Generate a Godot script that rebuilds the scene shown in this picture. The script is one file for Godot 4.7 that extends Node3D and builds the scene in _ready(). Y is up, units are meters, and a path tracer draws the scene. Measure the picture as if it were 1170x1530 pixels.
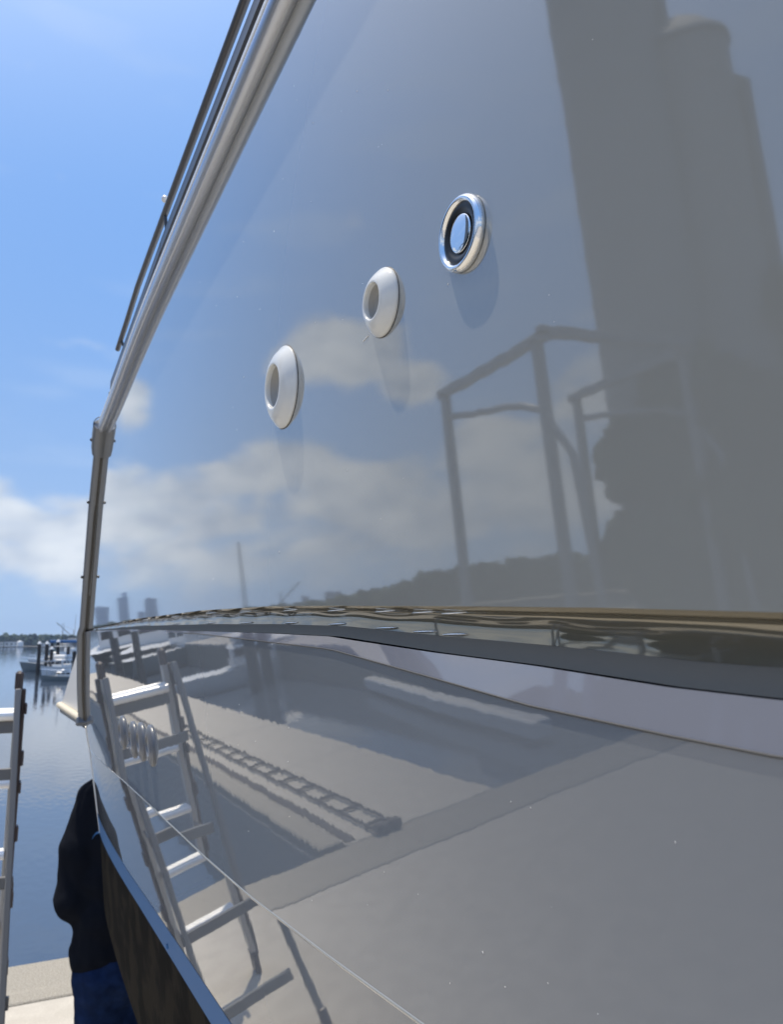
extends Node3D
# World frame: -Z runs along the boat's side towards its far end (s), X points into the boat (q), Y is up.
# The quay is y = 0, the water 1.2 m below it.

const WATER := -1.2
const T_UP := 0.06116      # tan 3.5 deg: flare of the upper side
const T_LO := 0.11394      # tan 6.5 deg
const T_FA := 0.17633      # tan 10 deg

var M := {}
var used := {}
var rng := RandomNumberGenerator.new()
var wave := FastNoiseLite.new()
var soft := FastNoiseLite.new()

func V(s: float, y: float, q: float) -> Vector3:
	return Vector3(q, y, -s)

func polar(az: float, dist: float, y := 0.0) -> Vector3:      # degrees to the left of the boat's line, metres from the standpoint
	return V(dist * cos(deg_to_rad(az)), y, -0.25 - dist * sin(deg_to_rad(az)))

# ---------------------------------------------------------------- mesh collecting
class Mb:
	var v := PackedVector3Array()
	var n := PackedVector3Array()
	var i := PackedInt32Array()

	func tri(a: int, b: int, c: int) -> void:
		var g := (v[c] - v[a]).cross(v[b] - v[a])
		if g.dot(n[a] + n[b] + n[c]) < 0.0:
			i.append_array(PackedInt32Array([a, c, b]))
		else:
			i.append_array(PackedInt32Array([a, b, c]))

	func face(pts: Array, nor := Vector3.ZERO) -> void:
		var at := v.size()
		var k := nor
		if k == Vector3.ZERO:
			k = (pts[2] - pts[0]).cross(pts[1] - pts[0]).normalized()
		for p in pts:
			v.append(p)
			n.append(k)
		for j in range(1, pts.size() - 1):
			tri(at, at + j, at + j + 1)

	func box(t: Transform3D, size: Vector3, bevel := 0.0) -> void:
		var h := size * 0.5
		var b: float = minf(bevel, minf(h.x, minf(h.y, h.z)) * 0.9)
		for ax in 3:
			var u := (ax + 1) % 3
			var w := (ax + 2) % 3
			for sg in [-1.0, 1.0]:
				var pts := []
				for c in [[-1, -1], [1, -1], [1, 1], [-1, 1]]:
					var p := Vector3()
					p[ax] = sg * h[ax]
					p[u] = c[0] * (h[u] - b)
					p[w] = c[1] * (h[w] - b)
					pts.append(t * p)
				var nn := Vector3()
				nn[ax] = sg
				face(pts, (t.basis * nn).normalized())
			if b > 0.0:
				for su in [-1.0, 1.0]:
					for sw in [-1.0, 1.0]:
						var pts2 := []
						for c in [[-1, 0], [1, 0], [1, 1], [-1, 1]]:
							var p2 := Vector3()
							p2[ax] = c[0] * (h[ax] - b)
							p2[u] = su * (h[u] - (b if c[1] == 0 else 0.0))
							p2[w] = sw * (h[w] - (0.0 if c[1] == 0 else b))
							pts2.append(t * p2)
						var n2 := Vector3()
						n2[u] = su
						n2[w] = sw
						face(pts2, (t.basis * n2).normalized())
		if b > 0.0:
			for sx in [-1.0, 1.0]:
				for sy in [-1.0, 1.0]:
					for sz in [-1.0, 1.0]:
						var sv := Vector3(sx, sy, sz)
						face([t * (sv * (h - Vector3(0, b, b))), t * (sv * (h - Vector3(b, 0, b))), t * (sv * (h - Vector3(b, b, 0)))], (t.basis * sv).normalized())

	func beam(a: Vector3, b: Vector3, w: float, d: float, bevel := 0.0, side := Vector3.UP) -> void:   # w across, d along `side`
		var z := (b - a).normalized()
		var x := side.cross(z)
		if x.length() < 0.01:
			x = Vector3.RIGHT.cross(z)
		x = x.normalized()
		var y := z.cross(x)
		box(Transform3D(Basis(x, y, z), (a + b) * 0.5), Vector3(w, d, a.distance_to(b)), bevel)

	func tube(path: Array, radii: Array, sides := 10, capped := true) -> void:
		var ref := Vector3.UP
		var d0: Vector3 = (path[1] - path[0]).normalized()
		if absf(d0.dot(ref)) > 0.9:
			ref = Vector3.RIGHT
		var at := v.size()
		for k in path.size():
			var d: Vector3 = (path[mini(k + 1, path.size() - 1)] - path[maxi(k - 1, 0)]).normalized()
			var x := (ref - d * ref.dot(d)).normalized()
			var y := d.cross(x)
			ref = x
			var r: float = radii[mini(k, radii.size() - 1)]
			for j in sides + 1:
				var a := TAU * j / sides
				var o := x * cos(a) + y * sin(a)
				v.append(path[k] + o * r)
				n.append(o)
		for k in path.size() - 1:
			for j in sides:
				var a := at + k * (sides + 1) + j
				tri(a, a + 1, a + sides + 2)
				tri(a, a + sides + 2, a + sides + 1)
		if capped:
			for e in [0, path.size() - 1]:
				var pts := []
				for j in sides:
					pts.append(v[at + e * (sides + 1) + j])
				var out: Vector3 = (path[0] - path[1]) if e == 0 else (path[e] - path[e - 1])
				face(pts, out.normalized())

	func lathe(t: Transform3D, prof: Array, sides := 48) -> void:      # prof: Vector2(radius, height along local z); smooth except where a point is given twice
		var at := v.size()
		var m := prof.size()
		for k in m:
			var pa: Vector2 = prof[maxi(k - 1, 0)]
			var pb: Vector2 = prof[mini(k + 1, m - 1)]
			if k > 0 and prof[k] == prof[k - 1]:
				pa = prof[k]
			if k < m - 1 and prof[k] == prof[k + 1]:
				pb = prof[k]
			var d := (pb - pa).normalized()
			for j in sides + 1:
				var a := TAU * j / sides
				v.append(t * Vector3(cos(a) * prof[k].x, sin(a) * prof[k].x, prof[k].y))
				n.append((t.basis * Vector3(cos(a) * d.y, sin(a) * d.y, -d.x)).normalized())
		for k in m - 1:
			if prof[k] == prof[k + 1]:
				continue
			for j in sides:
				var a := at + k * (sides + 1) + j
				tri(a, a + 1, a + sides + 2)
				tri(a, a + sides + 2, a + sides + 1)

	func grid(nu: int, nv: int, f: Callable, bend = null) -> void:   # smooth sheet f(u, v); bend(normal, point) may ruffle the normals
		var at := v.size()
		for a in nu + 1:
			for b in nv + 1:
				v.append(f.call(float(a) / nu, float(b) / nv))
		for a in nu + 1:
			for b in nv + 1:
				var w := nv + 1
				var du := v[at + mini(a + 1, nu) * w + b] - v[at + maxi(a - 1, 0) * w + b]
				var dv := v[at + a * w + mini(b + 1, nv)] - v[at + a * w + maxi(b - 1, 0)]
				var k := du.cross(dv).normalized()
				if bend != null:
					k = bend.call(k, v[at + a * w + b])
				n.append(k)
		for a in nu:
			for b in nv:
				var p := at + a * (nv + 1) + b
				tri(p, p + 1, p + nv + 2)
				tri(p, p + nv + 2, p + nv + 1)

	func mesh() -> ArrayMesh:
		var arr := []
		arr.resize(Mesh.ARRAY_MAX)
		arr[Mesh.ARRAY_VERTEX] = v
		arr[Mesh.ARRAY_NORMAL] = n
		arr[Mesh.ARRAY_INDEX] = i
		var m := ArrayMesh.new()
		m.add_surface_from_arrays(Mesh.PRIMITIVE_TRIANGLES, arr)
		return m

# ---------------------------------------------------------------- nodes
func numbered(called: String) -> String:
	var k: int = used.get(called, 0)
	used[called] = k + 1
	return called if k == 0 else "%s_%03d" % [called, k]

func tag(o: Node3D, label: String, category: String, group := "") -> Node3D:
	o.set_meta("label", label)
	o.set_meta("category", category)
	if group != "":
		o.set_meta("group", group)
	return o

func thing(called: String, label: String, category: String, at := Vector3.ZERO, turn := 0.0, group := "") -> Node3D:
	var o := Node3D.new()
	o.name = numbered(called)
	add_child(o, true)
	o.position = at
	o.rotation.y = turn
	return tag(o, label, category, group)

func obj(called: String, m: Mesh, mat: Material, parent: Node = self) -> MeshInstance3D:
	var o := MeshInstance3D.new()
	o.name = numbered(called) if parent == self else called
	o.mesh = m
	o.material_override = mat
	if parent != self:
		var k := 1
		while parent.has_node(NodePath(o.name)):
			o.name = "%s_%03d" % [called, k]
			k += 1
	parent.add_child(o, true)
	return o

func struct(called: String, m: Mesh, mat: Material, parent: Node = self) -> MeshInstance3D:
	var o := obj(called, m, mat, parent)
	if parent == self:
		o.set_meta("kind", "structure")
	return o

func stuff(o: Node) -> Node:
	o.set_meta("kind", "stuff")
	return o

func boxm(size: Vector3, bevel := 0.0, at := Vector3.ZERO) -> ArrayMesh:
	var b := Mb.new()
	b.box(Transform3D(Basis(), at), size, bevel)
	return b.mesh()

# ---------------------------------------------------------------- materials
func mat(lin: Color, rough := 0.6, metal := 0.0, spec := 0.5) -> StandardMaterial3D:
	var m := StandardMaterial3D.new()
	m.albedo_color = lin.linear_to_srgb()
	m.roughness = rough
	m.metallic = metal
	m.metallic_specular = spec
	return m

func noise_tex(freq: float, octaves: int, lo: Color, hi: Color, size := 512, sd := 1, kind := FastNoiseLite.TYPE_SIMPLEX_SMOOTH, contrast := 0.25) -> NoiseTexture2D:
	var f := FastNoiseLite.new()
	f.seed = sd
	f.noise_type = kind
	f.frequency = freq
	f.fractal_octaves = octaves
	var t := NoiseTexture2D.new()
	t.width = size
	t.height = size
	t.seamless = true
	t.noise = f
	var g := Gradient.new()
	g.offsets = PackedFloat32Array([contrast, 1.0 - contrast])
	g.colors = PackedColorArray([lo, hi])
	t.color_ramp = g
	return t

func triplanar(m: StandardMaterial3D, scale: Vector3) -> StandardMaterial3D:
	m.uv1_triplanar = true
	m.uv1_world_triplanar = true
	m.uv1_scale = scale
	return m

func g(x: float) -> Color:
	return Color(x, x, x)

func materials() -> void:
	M.gel = mat(Color(0.222, 0.232, 0.228), 0.034, 0.0, 1.0)
	M.gel.clearcoat_enabled = true
	M.gel.clearcoat = 1.0
	M.gel.clearcoat_roughness = 0.03
	M.gel_under = mat(Color(0.178, 0.196, 0.218), 0.018, 0.0, 0.52)
	M.gel_under.clearcoat_enabled = true
	M.gel_under.clearcoat = 0.25
	M.gel_under.clearcoat_roughness = 0.015
	M.cove = mat(Color(0.26, 0.235, 0.18), 0.04, 0.5, 0.9)
	M.ledge = mat(Color(0.2, 0.18, 0.15), 0.6, 0.0, 0.15)
	M.band = mat(Color(0.215, 0.225, 0.265), 0.03, 0.0, 0.9)
	M.grey_alloy = mat(Color(0.15, 0.165, 0.19), 0.3, 0.3)
	M.outlet = mat(Color(0.12, 0.13, 0.15), 0.28)
	M.tread = mat(Color(0.9, 0.89, 0.87), 0.3, 0.2)
	M.rail_grey = mat(Color(0.36, 0.36, 0.355), 0.4, 0.3)
	M.leg_grey = mat(Color(0.15, 0.15, 0.15), 0.5)
	M.seam = mat(g(0.05), 0.6)
	M.white = mat(Color(0.66, 0.66, 0.65), 0.3)
	M.white_gloss = mat(Color(0.64, 0.65, 0.64), 0.16)
	M.cream = mat(Color(0.66, 0.58, 0.43), 0.35)
	M.hole = mat(Color(0.36, 0.355, 0.34), 0.5)
	M.chrome = mat(Color(0.82, 0.83, 0.84), 0.04, 1.0)
	M.steel = mat(Color(0.5, 0.49, 0.48), 0.2, 1.0)
	M.rail = mat(Color(0.47, 0.5, 0.56), 0.26, 0.85)
	M.rubber = mat(g(0.012), 0.35)
	M.dark_rail = mat(Color(0.035, 0.037, 0.045), 0.35)
	M.screw = mat(g(0.05), 0.3, 0.6)
	M.tape = mat(Color(0.042, 0.135, 0.31), 0.6, 0.0, 0.3)
	M.aluminium = mat(Color(0.66, 0.66, 0.65), 0.3, 0.85)
	M.cap = mat(Color(0.045, 0.03, 0.028), 0.45)
	M.jacket = mat(Color(0.008, 0.0095, 0.014), 0.9, 0.0, 0.12)
	M.jacket.rim_enabled = true
	M.jacket.rim = 0.04
	M.jeans = mat(Color(0.01, 0.024, 0.075), 0.95, 0.0, 0.2)
	M.jeans.albedo_texture = noise_tex(0.03, 4, g(0.75), g(1.0), 256, 12)
	triplanar(M.jeans, Vector3(2, 2, 2))
	M.skin = mat(Color(0.45, 0.26, 0.18), 0.55)
	M.hair = mat(Color(0.03, 0.02, 0.014), 0.7)
	M.shoe = mat(g(0.03), 0.7)
	# bottom paint: near-black, streaked brown where it has rubbed thin
	M.bottom = mat(Color(1, 1, 1), 0.85, 0.0, 0.14)
	M.bottom.albedo_texture = noise_tex(0.006, 5, Color(0.045, 0.045, 0.05), Color(0.135, 0.122, 0.105), 1024, 5, FastNoiseLite.TYPE_SIMPLEX_SMOOTH, 0.38)
	triplanar(M.bottom, Vector3(0.9, 1.1, 0.9))
	M.bottom.heightmap_enabled = true
	M.bottom.heightmap_texture = noise_tex(0.09, 3, g(0), g(1), 512, 6)
	M.bottom.heightmap_scale = 0.03
	# concrete: broom-finished coping and worn slabs
	M.concrete = concrete(Color(0.46, 0.42, 0.355), Color(0.50, 0.46, 0.39), 0.03, 21, 0.4)
	M.coping = concrete(Color(0.44, 0.40, 0.325), Color(0.61, 0.555, 0.46), 0.25, 31, 1.4)
	M.old_concrete = concrete(Color(0.40, 0.38, 0.35), Color(0.58, 0.56, 0.52), 0.15, 41, 0.35)
	M.rust = mat(Color(0.06, 0.05, 0.042), 0.7, 0.2)
	M.timber = mat(Color(0.07, 0.06, 0.05), 0.85)
	M.timber.albedo_texture = noise_tex(0.03, 4, g(0.55), g(1), 256, 8)
	triplanar(M.timber, Vector3(3, 0.4, 3))
	M.lift = mat(Color(0.2, 0.22, 0.25), 0.4)
	M.tyre = mat(g(0.02), 0.8)
	M.dark_glass = mat(Color(0.012, 0.014, 0.017), 0.05)
	M.shed = mat(Color(0.2, 0.21, 0.23), 0.7)
	M.silo = mat(Color(0.25, 0.255, 0.26), 0.8)
	M.shed_roof = mat(Color(0.12, 0.12, 0.12), 0.6)
	M.blue_roof = mat(Color(0.03, 0.14, 0.33), 0.5)
	M.tower_a = mat(Color(0.2, 0.24, 0.31), 0.6)
	M.tower_b = mat(Color(0.26, 0.29, 0.34), 0.6)
	M.foliage = mat(Color(0.045, 0.065, 0.03), 0.9)
	M.foliage.vertex_color_use_as_albedo = true
	M.foliage.albedo_color = Color.WHITE
	M.bark = mat(Color(0.06, 0.05, 0.04), 0.9)
	M.hull_grey = mat(Color(0.16, 0.18, 0.18), 0.45)
	M.red = mat(Color(0.25, 0.03, 0.025), 0.5)
	M.canvas = mat(Color(0.1, 0.25, 0.27), 0.8)
	M.soil = mat(Color(0.12, 0.11, 0.085), 0.95)
	M.water = mat(Color(0.05, 0.068, 0.098), 0.03, 0.0, 0.5)
	M.water.heightmap_enabled = true
	M.water.heightmap_texture = ripple()
	M.water.heightmap_scale = 0.3
	triplanar(M.water, Vector3(0.16, 0.16, 0.16))

func concrete(lo: Color, hi: Color, deep: float, sd: int, sc: float) -> StandardMaterial3D:
	var m := mat(Color(1, 1, 1), 0.9)
	m.albedo_texture = noise_tex(0.012 if deep < 0.1 else 0.045, 5, lo.linear_to_srgb(), hi.linear_to_srgb(), 1024, sd, FastNoiseLite.TYPE_SIMPLEX_SMOOTH, 0.3)
	triplanar(m, Vector3(sc, sc, sc))
	m.detail_enabled = true
	m.detail_blend_mode = BaseMaterial3D.BLEND_MODE_MUL
	m.detail_albedo = noise_tex(0.35, 2, g(0.9 if deep < 0.1 else 0.7), g(1.0), 1024, sd + 1, FastNoiseLite.TYPE_CELLULAR, 0.2)
	m.heightmap_enabled = true
	m.heightmap_texture = noise_tex(0.2, 3, g(0), g(1), 1024, sd + 2)
	m.heightmap_scale = deep
	return m

func ripple() -> ImageTexture:
	var f := FastNoiseLite.new()
	f.seed = 77
	f.frequency = 1.0
	f.fractal_octaves = 4
	f.fractal_gain = 0.42
	var n := 384
	var im := Image.create(n, n, false, Image.FORMAT_RF)
	for y in n:
		for x in n:
			var a := TAU * x / n
			var b := TAU * y / n
			# a torus in 3D plus an offset slice keeps the picture seamless both ways
			var p := Vector3((2.0 + cos(b)) * cos(a), (2.0 + cos(b)) * sin(a), sin(b)) * 2.6
			im.set_pixel(x, y, Color(f.get_noise_3dv(p) * 0.5 + 0.5, 0, 0))
	return ImageTexture.create_from_image(im)

# ---------------------------------------------------------------- sky
func sky_image() -> ImageTexture:
	var w := 1536
	var h := 768
	var im := Image.create(w, h, false, Image.FORMAT_RGBF)
	var big := FastNoiseLite.new()
	big.seed = 9
	big.frequency = 1.0
	big.fractal_octaves = 6
	big.fractal_gain = 0.52
	var small := FastNoiseLite.new()
	small.seed = 14
	small.frequency = 1.0
	small.fractal_octaves = 4
	var sun := V(0.24, 0.955, -0.195).normalized()
	# puffs: azimuth left of the boat's line, elevation, half-width, half-height
	var puffs := [[25.2, 19.2, 4.4, 2.7], [22.0, 18.0, 2.6, 1.6], [29.6, 16.2, 2.6, 1.3], [9.3, 15.6, 1.5, 1.9], [20.5, 11.4, 4.5, 2.0], [36.0, 10.6, 4.0, 1.7], [12.0, 10.0, 7.0, 1.5], [0.5, 8.4, 3.5, 1.3], [46.0, 14.0, 6.0, 3.0], [-14.0, 12.0, 6.0, 3.0], [75.0, 16.0, 9.0, 4.0], [110.0, 14.0, 10.0, 4.0], [160.0, 18.0, 12.0, 5.0], [-60.0, 15.0, 12.0, 4.0], [-110.0, 13.0, 12.0, 5.0], [200.0, 12.0, 10.0, 4.0]]
	for y in h:
		var el := (0.5 - (y + 0.5) / h) * PI
		var se := sin(el)
		var ed := rad_to_deg(el)
		for x in w:
			if el < -0.02:
				im.set_pixel(x, y, Color(0.22, 0.26, 0.3))
				continue
			var az := (x + 0.5) / w * TAU          # to the right of -Z
			var d := Vector3(cos(el) * sin(az), se, -cos(el) * cos(az))
			var up := pow(clampf(1.0 - se, 0.0, 1.0), 3.2)
			var c := Color(0.215, 0.435, 0.89).lerp(Color(0.47, 0.64, 0.87), clampf(up * 1.15 - 0.12, 0.0, 1.0))
			var toward := maxf(0.0, d.dot(sun))
			c = c.lerp(Color(2.6, 2.6, 2.75), 0.95 * pow(toward, 10.5))
			if ed < 40.0:
				var left := -rad_to_deg(az)
				var p := Vector3(d.x, d.y * 2.2, d.z) * 5.0
				var nz := big.get_noise_3dv(p)
				var cover := -0.62
				if ed < 9.5:
					cover = lerpf(-0.05, 0.5, smoothstep(1.5, 5.5, ed)) - 0.12 * maxf(0.0, ed - 6.0) / 3.5
				elif ed < 13.0:
					cover = lerpf(0.38, -0.62, (ed - 9.5) / 3.5)
				for k in puffs:
					var da: float = wrapf(left - k[0], -180.0, 180.0) / k[2]
					var de: float = (ed - k[1]) / k[3]
					if de < 0.0:
						de *= 0.75
					var r2: float = da * da + de * de
					if r2 < 6.0:
						cover = maxf(cover, 0.45 - 0.5 * r2)
				var a := smoothstep(-0.16, 0.4, nz + cover)
				var s2 := small.get_noise_3dv(Vector3(d.x, d.y * 1.8, d.z) * 11.0 + Vector3(0, 0.35, 0))
				var lit := clampf(0.6 + 0.8 * s2 + 0.45 * nz, 0.0, 1.0)
				var cc := Color(0.5, 0.585, 0.72).lerp(Color(0.86, 0.91, 0.96), lit)
				cc = cc.lerp(Color(0.55, 0.67, 0.82), clampf(1.0 - ed / 5.0, 0.0, 0.7))
				c = c.lerp(cc, a * 0.93)
				# a thin veil of cirrus
				c = c.lerp(Color(0.6, 0.74, 0.95), 0.18 * smoothstep(0.1, 0.6, small.get_noise_3dv(Vector3(d.x, d.y * 5.0, d.z) * 3.0)))
			im.set_pixel(x, y, c)
	return ImageTexture.create_from_image(im)

# ---------------------------------------------------------------- the boat's lines
func table(x: float, t: Array) -> float:
	if x <= t[0][0]:
		return t[0][1]
	for k in range(1, t.size()):
		if x <= t[k][0]:
			return lerpf(t[k - 1][1], t[k][1], (x - t[k - 1][0]) / (t[k][0] - t[k - 1][0]))
	return t[-1][1]

const COVE_TOP := [[-3.0, 2.008], [0.186, 2.0106], [0.28, 2.016], [0.396, 2.0214], [0.607, 2.0306], [0.793, 2.0377], [1.105, 2.0449], [1.74, 2.0495], [2.57, 2.045], [3.1, 2.039]]
const COVE_LOW := [[-3.0, 1.975], [0.19, 1.9795], [0.244, 1.9815], [0.335, 1.9879], [0.44, 1.9936], [0.61, 2.005], [0.795, 2.0098], [1.107, 2.0159], [1.74, 2.0275], [2.57, 2.035], [3.1, 2.035]]
const SEAM := [[-3.0, 1.955], [0.194, 1.9597], [0.247, 1.962], [0.338, 1.9672], [0.442, 1.9778], [0.611, 1.9944], [0.929, 2.006], [1.107, 2.0122], [1.74, 2.024], [2.57, 2.0316], [3.1, 2.0316]]
const CHINE := [[-3.0, 1.80], [0.3, 1.757], [0.504, 1.7438], [0.676, 1.7282], [0.927, 1.7089], [1.163, 1.698], [1.54, 1.687], [2.04, 1.6706], [2.6, 1.647], [3.14, 1.612]]
const TAPE_TOP := [[-3.0, 1.53], [0.3, 1.522], [1.127, 1.487], [1.497, 1.468], [2.09, 1.433], [3.1, 1.392]]
const TAPE_LOW := [[-3.0, 1.476], [0.3, 1.468], [1.25, 1.427], [1.97, 1.388], [3.1, 1.320]]
const END := [[1.0, 3.08], [1.3, 3.1], [1.636, 3.12], [1.765, 3.02], [1.909, 2.93], [2.045, 2.83], [2.216, 2.69], [2.411, 2.52], [2.561, 2.345], [2.60, 2.305], [2.66, 2.28]]

func rail_y(s: float) -> float:
	return 2.634 - 0.032 * smoothstep(1.4, 2.28, s)

func q_up(y: float) -> float:
	return -(y - 2.0) * T_UP

func q_seam(s: float) -> float:
	return q_low(s, table(s, SEAM))

func q_lip(s: float) -> float:
	var lo := table(s, COVE_LOW)
	return lerpf(q_up(lo), q_low(s, lo), smoothstep(0.36, 0.58, s))

func curl(s: float, y: float) -> float:
	return 0.022 * pow(clampf((s - 2.15) / 0.95, 0.0, 1.0), 2.0) * pow(clampf((1.86 - y) / 0.25, 0.0, 1.6), 2.0)

func q_low(s: float, y: float) -> float:
	return (1.96 - y) * T_LO + curl(s, y)

func q_facet(s: float, y: float) -> float:
	var c := table(s, CHINE)
	return q_low(s, c) + (c - y) * T_FA

func q_bottom(s: float, y: float) -> float:
	var c := table(s, TAPE_LOW)
	return q_facet(s, c) + (c - y) * 0.115

func along(u: float, y: float) -> float:      # most of the stations lie where the camera sees them
	var e := table(y, END)
	return lerpf(-2.6, 0.0, u / 0.06) if u < 0.06 else lerpf(0.0, e, (u - 0.06) / 0.94)

func ruffle(nor: Vector3, p: Vector3) -> Vector3:    # print-through and long waves of a moulded hull
	var s := -p.z
	var a := 0.0022 * wave.get_noise_2d(s * 60.0, p.y * 9.0) if p.y > 2.0 else 0.0065 * clampf(s, 0.3, 1.0) * (1.0 if p.y > 1.72 else 0.45) * wave.get_noise_2d(s * 95.0, p.y * 3.5)
	var b := 0.0035 * soft.get_noise_2d(s * 2.2, p.y * 1.6)
	var c := 0.0016 * soft.get_noise_2d(s * 2.0 + 50.0, p.y * 3.0)
	return (nor + Vector3(0, a + b, c)).normalized()

func sheet(called: String, m: Material, boat: Node3D, top: Callable, low: Callable, qf: Callable, nu: int, nv: int, ruffled := true) -> MeshInstance3D:
	var b := Mb.new()
	var f := func(u: float, v: float) -> Vector3:
		var s := along(u, 2.0)
		for k in 3:
			s = along(u, lerpf(top.call(s), low.call(s), v))
		var y := lerpf(top.call(s), low.call(s), v)
		return V(s, y, qf.call(s, y))
	b.grid(nu, nv, f, ruffle if ruffled else null)
	return obj(called, b.mesh(), m, boat)

func strip_tube(path: Array, r: float, sides := 12) -> ArrayMesh:
	var b := Mb.new()
	b.tube(path, [r], sides)
	return b.mesh()

func outward() -> Basis:      # local z points out of the upper side
	var z := Vector3(-1, -T_UP, 0).normalized()
	var x := Vector3(0, 0, -1)
	return Basis(x, z.cross(x), z)

func build_boat() -> void:
	var boat := thing("boat", "large glossy grey boat hull with two white vents and a chrome fitting in its side", "boat")
	var sheer := func(s: float) -> float: return rail_y(s) + 0.022
	var ct := func(s: float) -> float: return table(s, COVE_TOP)
	var cl := func(s: float) -> float: return table(s, COVE_LOW)
	var se := func(s: float) -> float: return table(s, SEAM)
	var ch := func(s: float) -> float: return table(s, CHINE)
	var tt := func(s: float) -> float: return table(s, TAPE_TOP)
	var tl := func(s: float) -> float: return table(s, TAPE_LOW)
	var be := func(_s: float) -> float: return 1.06
	var upper := sheet("upper_topside", M.gel, boat, sheer, ct, func(_s: float, y: float) -> float: return q_up(y), 420, 60)
	# the hollow dark stripe: a glossy back and a duller ledge under it
	for part in [0, 1]:
		var b0 := Mb.new()
		b0.grid(420, 14 if part == 0 else 12, func(u: float, v: float) -> Vector3:
			var s := along(u, 2.04)
			var a := table(s, COVE_TOP)
			var c := table(s, COVE_LOW)
			var deep := minf(0.013, 0.42 * (a - c))
			var w := v * 0.66 if part == 0 else lerpf(0.66, 1.0, v)
			var y := lerpf(a, c, w)
			var f := smoothstep(0.0, 0.12, w) * (1.0 + 0.12 * sin(w / 0.66 * PI)) if part == 0 else 1.0 - 0.5 * v
			var rip := 0.0005 * sin(s * 52.0 + 3.0 * soft.get_noise_1d(s * 3.0)) * sin(PI * w) * smoothstep(0.1, 0.3, s) if part == 0 else 0.0
			return V(s, y, q_up(y) + deep * f + rip))
		obj("hollow_stripe" if part == 0 else "stripe_ledge", b0.mesh(), M.cove if part == 0 else M.ledge, boat)
	var b := Mb.new()
	var glint := Mb.new()
	glint.lathe(Transform3D(Basis.from_scale(Vector3(1, 1, 1)), Vector3.ZERO), [Vector2(0.0011, -0.001), Vector2(0.0011, 0.0), Vector2(0.0009, 0.0006), Vector2(0.0005, 0.001), Vector2(0, 0.0011)], 16)
	var fm := glint.mesh()
	for s in [-0.8, -0.4, 0.0, 0.435, 0.475, 0.535, 0.63, 0.755, 0.92, 1.1, 1.35, 1.65, 2.0]:
		for e in [0.14, 0.6]:
			var hgt := table(s, COVE_TOP) - table(s, COVE_LOW)
			var fy: float = table(s, COVE_TOP) - hgt * e
			var o := obj("stripe_glint", fm, M.chrome, boat)  # stretched chrome domes, added to imitate sun glints on the wavy stripe
			var ob := outward()
			o.transform = Transform3D(ob * Basis.from_scale(Vector3(5.0 + 22.0 * maxf(s, 0.0), 1, 1)), V(s, fy, q_up(fy) + minf(0.013, 0.42 * hgt) * 0.98))
	sheet("stripe_lip", M.band, boat, cl, se, func(s: float, y: float) -> float:
		var lo := table(s, COVE_LOW)
		var sm := table(s, SEAM)
		return lerpf(q_lip(s), q_seam(s), clampf((lo - y) / maxf(lo - sm, 0.0005), 0.0, 1.0)), 420, 8)
	sheet("lower_topside", M.gel_under, boat, se, ch, q_low, 900, 30)
	sheet("under_chine", M.gel_under, boat, ch, func(s: float) -> float: return table(s, TAPE_TOP) - 0.006, q_facet, 700, 24)
	sheet("masking_tape", M.tape, boat, tt, tl, func(s: float, y: float) -> float: return q_facet(s, y) - 0.0005, 260, 6)
	sheet("bottom_paint", M.bottom, boat, tl, be, q_bottom, 160, 24)
	# thin bead lines: the seam under the stripe and the chine
	var seam := []
	var chine := []
	for k in 160:
		var s := lerpf(-2.6, 1.2, k / 159.0)
		seam.append(V(s, table(s, SEAM), q_seam(s) - 0.0001))
	for k in 260:
		var s2 := lerpf(-2.6, 3.1, k / 259.0)
		var cy := table(s2, CHINE)
		chine.append(V(s2, cy, q_low(s2, cy) + 0.0013))
	obj("seam_line", strip_tube(seam, 0.0006, 6), M.seam, boat)
	obj("chine_bead", strip_tube(chine, 0.0022, 12), M.gel, boat)
	# rounded outer corner where the side ends
	var corner := []
	for k in 40:
		var y := lerpf(1.70, 1.062, k / 39.0)
		var s3 := table(y, END) - 0.002
		corner.append(V(s3, y, (q_low(s3, y) if y > table(s3, CHINE) else (q_facet(s3, y) if y > 1.32 else q_bottom(s3, y))) + 0.002))
	obj("corner_round", strip_tube(corner.slice(0, 24), 0.0042, 10), M.white_gloss, boat)
	# loose end of the tape
	b = Mb.new()
	b.grid(8, 2, func(u: float, v: float) -> Vector3: return V(3.105 + 0.008 * sin(u * 2.4), 1.318 - 0.02 * u * u + 0.008 * v, q_facet(3.1, 1.33) - 0.022 * u))
	obj("loose_tape_end", b.mesh(), M.tape, boat)
	b = Mb.new()
	b.grid(6, 2, func(u: float, v: float) -> Vector3: return V(1.62 + 0.012 * u, 1.418 + 0.004 * sin(u * 3.0) + 0.006 * v, q_facet(1.62, 1.418) - 0.0016 - 0.004 * sin(u * 3.1)))
	obj("tape_overlap", b.mesh(), M.tape, boat)
	# the far side, deck, ends and flat bottom that close the hull
	b = Mb.new()
	var prof := [[2.61, q_up(2.61)], [2.04, q_up(2.04) + 0.02], [1.7, 0.06], [1.4, 0.10], [1.06, 0.14]]
	for e in [0, 1]:
		b = Mb.new()
		var near := []
		var far := []
		for p in prof:
			var s3: float = -2.58 if e == 0 else table(p[0], END) - 0.012
			var qn: float = q_up(p[0]) if p[0] > 2.04 else (q_low(s3, p[0]) if p[0] > 1.65 else (q_facet(s3, p[0]) if p[0] > 1.35 else q_bottom(s3, p[0])))
			near.append(V(s3, p[0], qn + 0.004))
			far.append(V(s3, p[0], 2.7 - p[1]))
		for k in prof.size() - 1:
			b.face([near[k], far[k], far[k + 1], near[k + 1]])
		obj("end_panel", b.mesh(), M.gel_under, boat)
	b = Mb.new()
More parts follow.
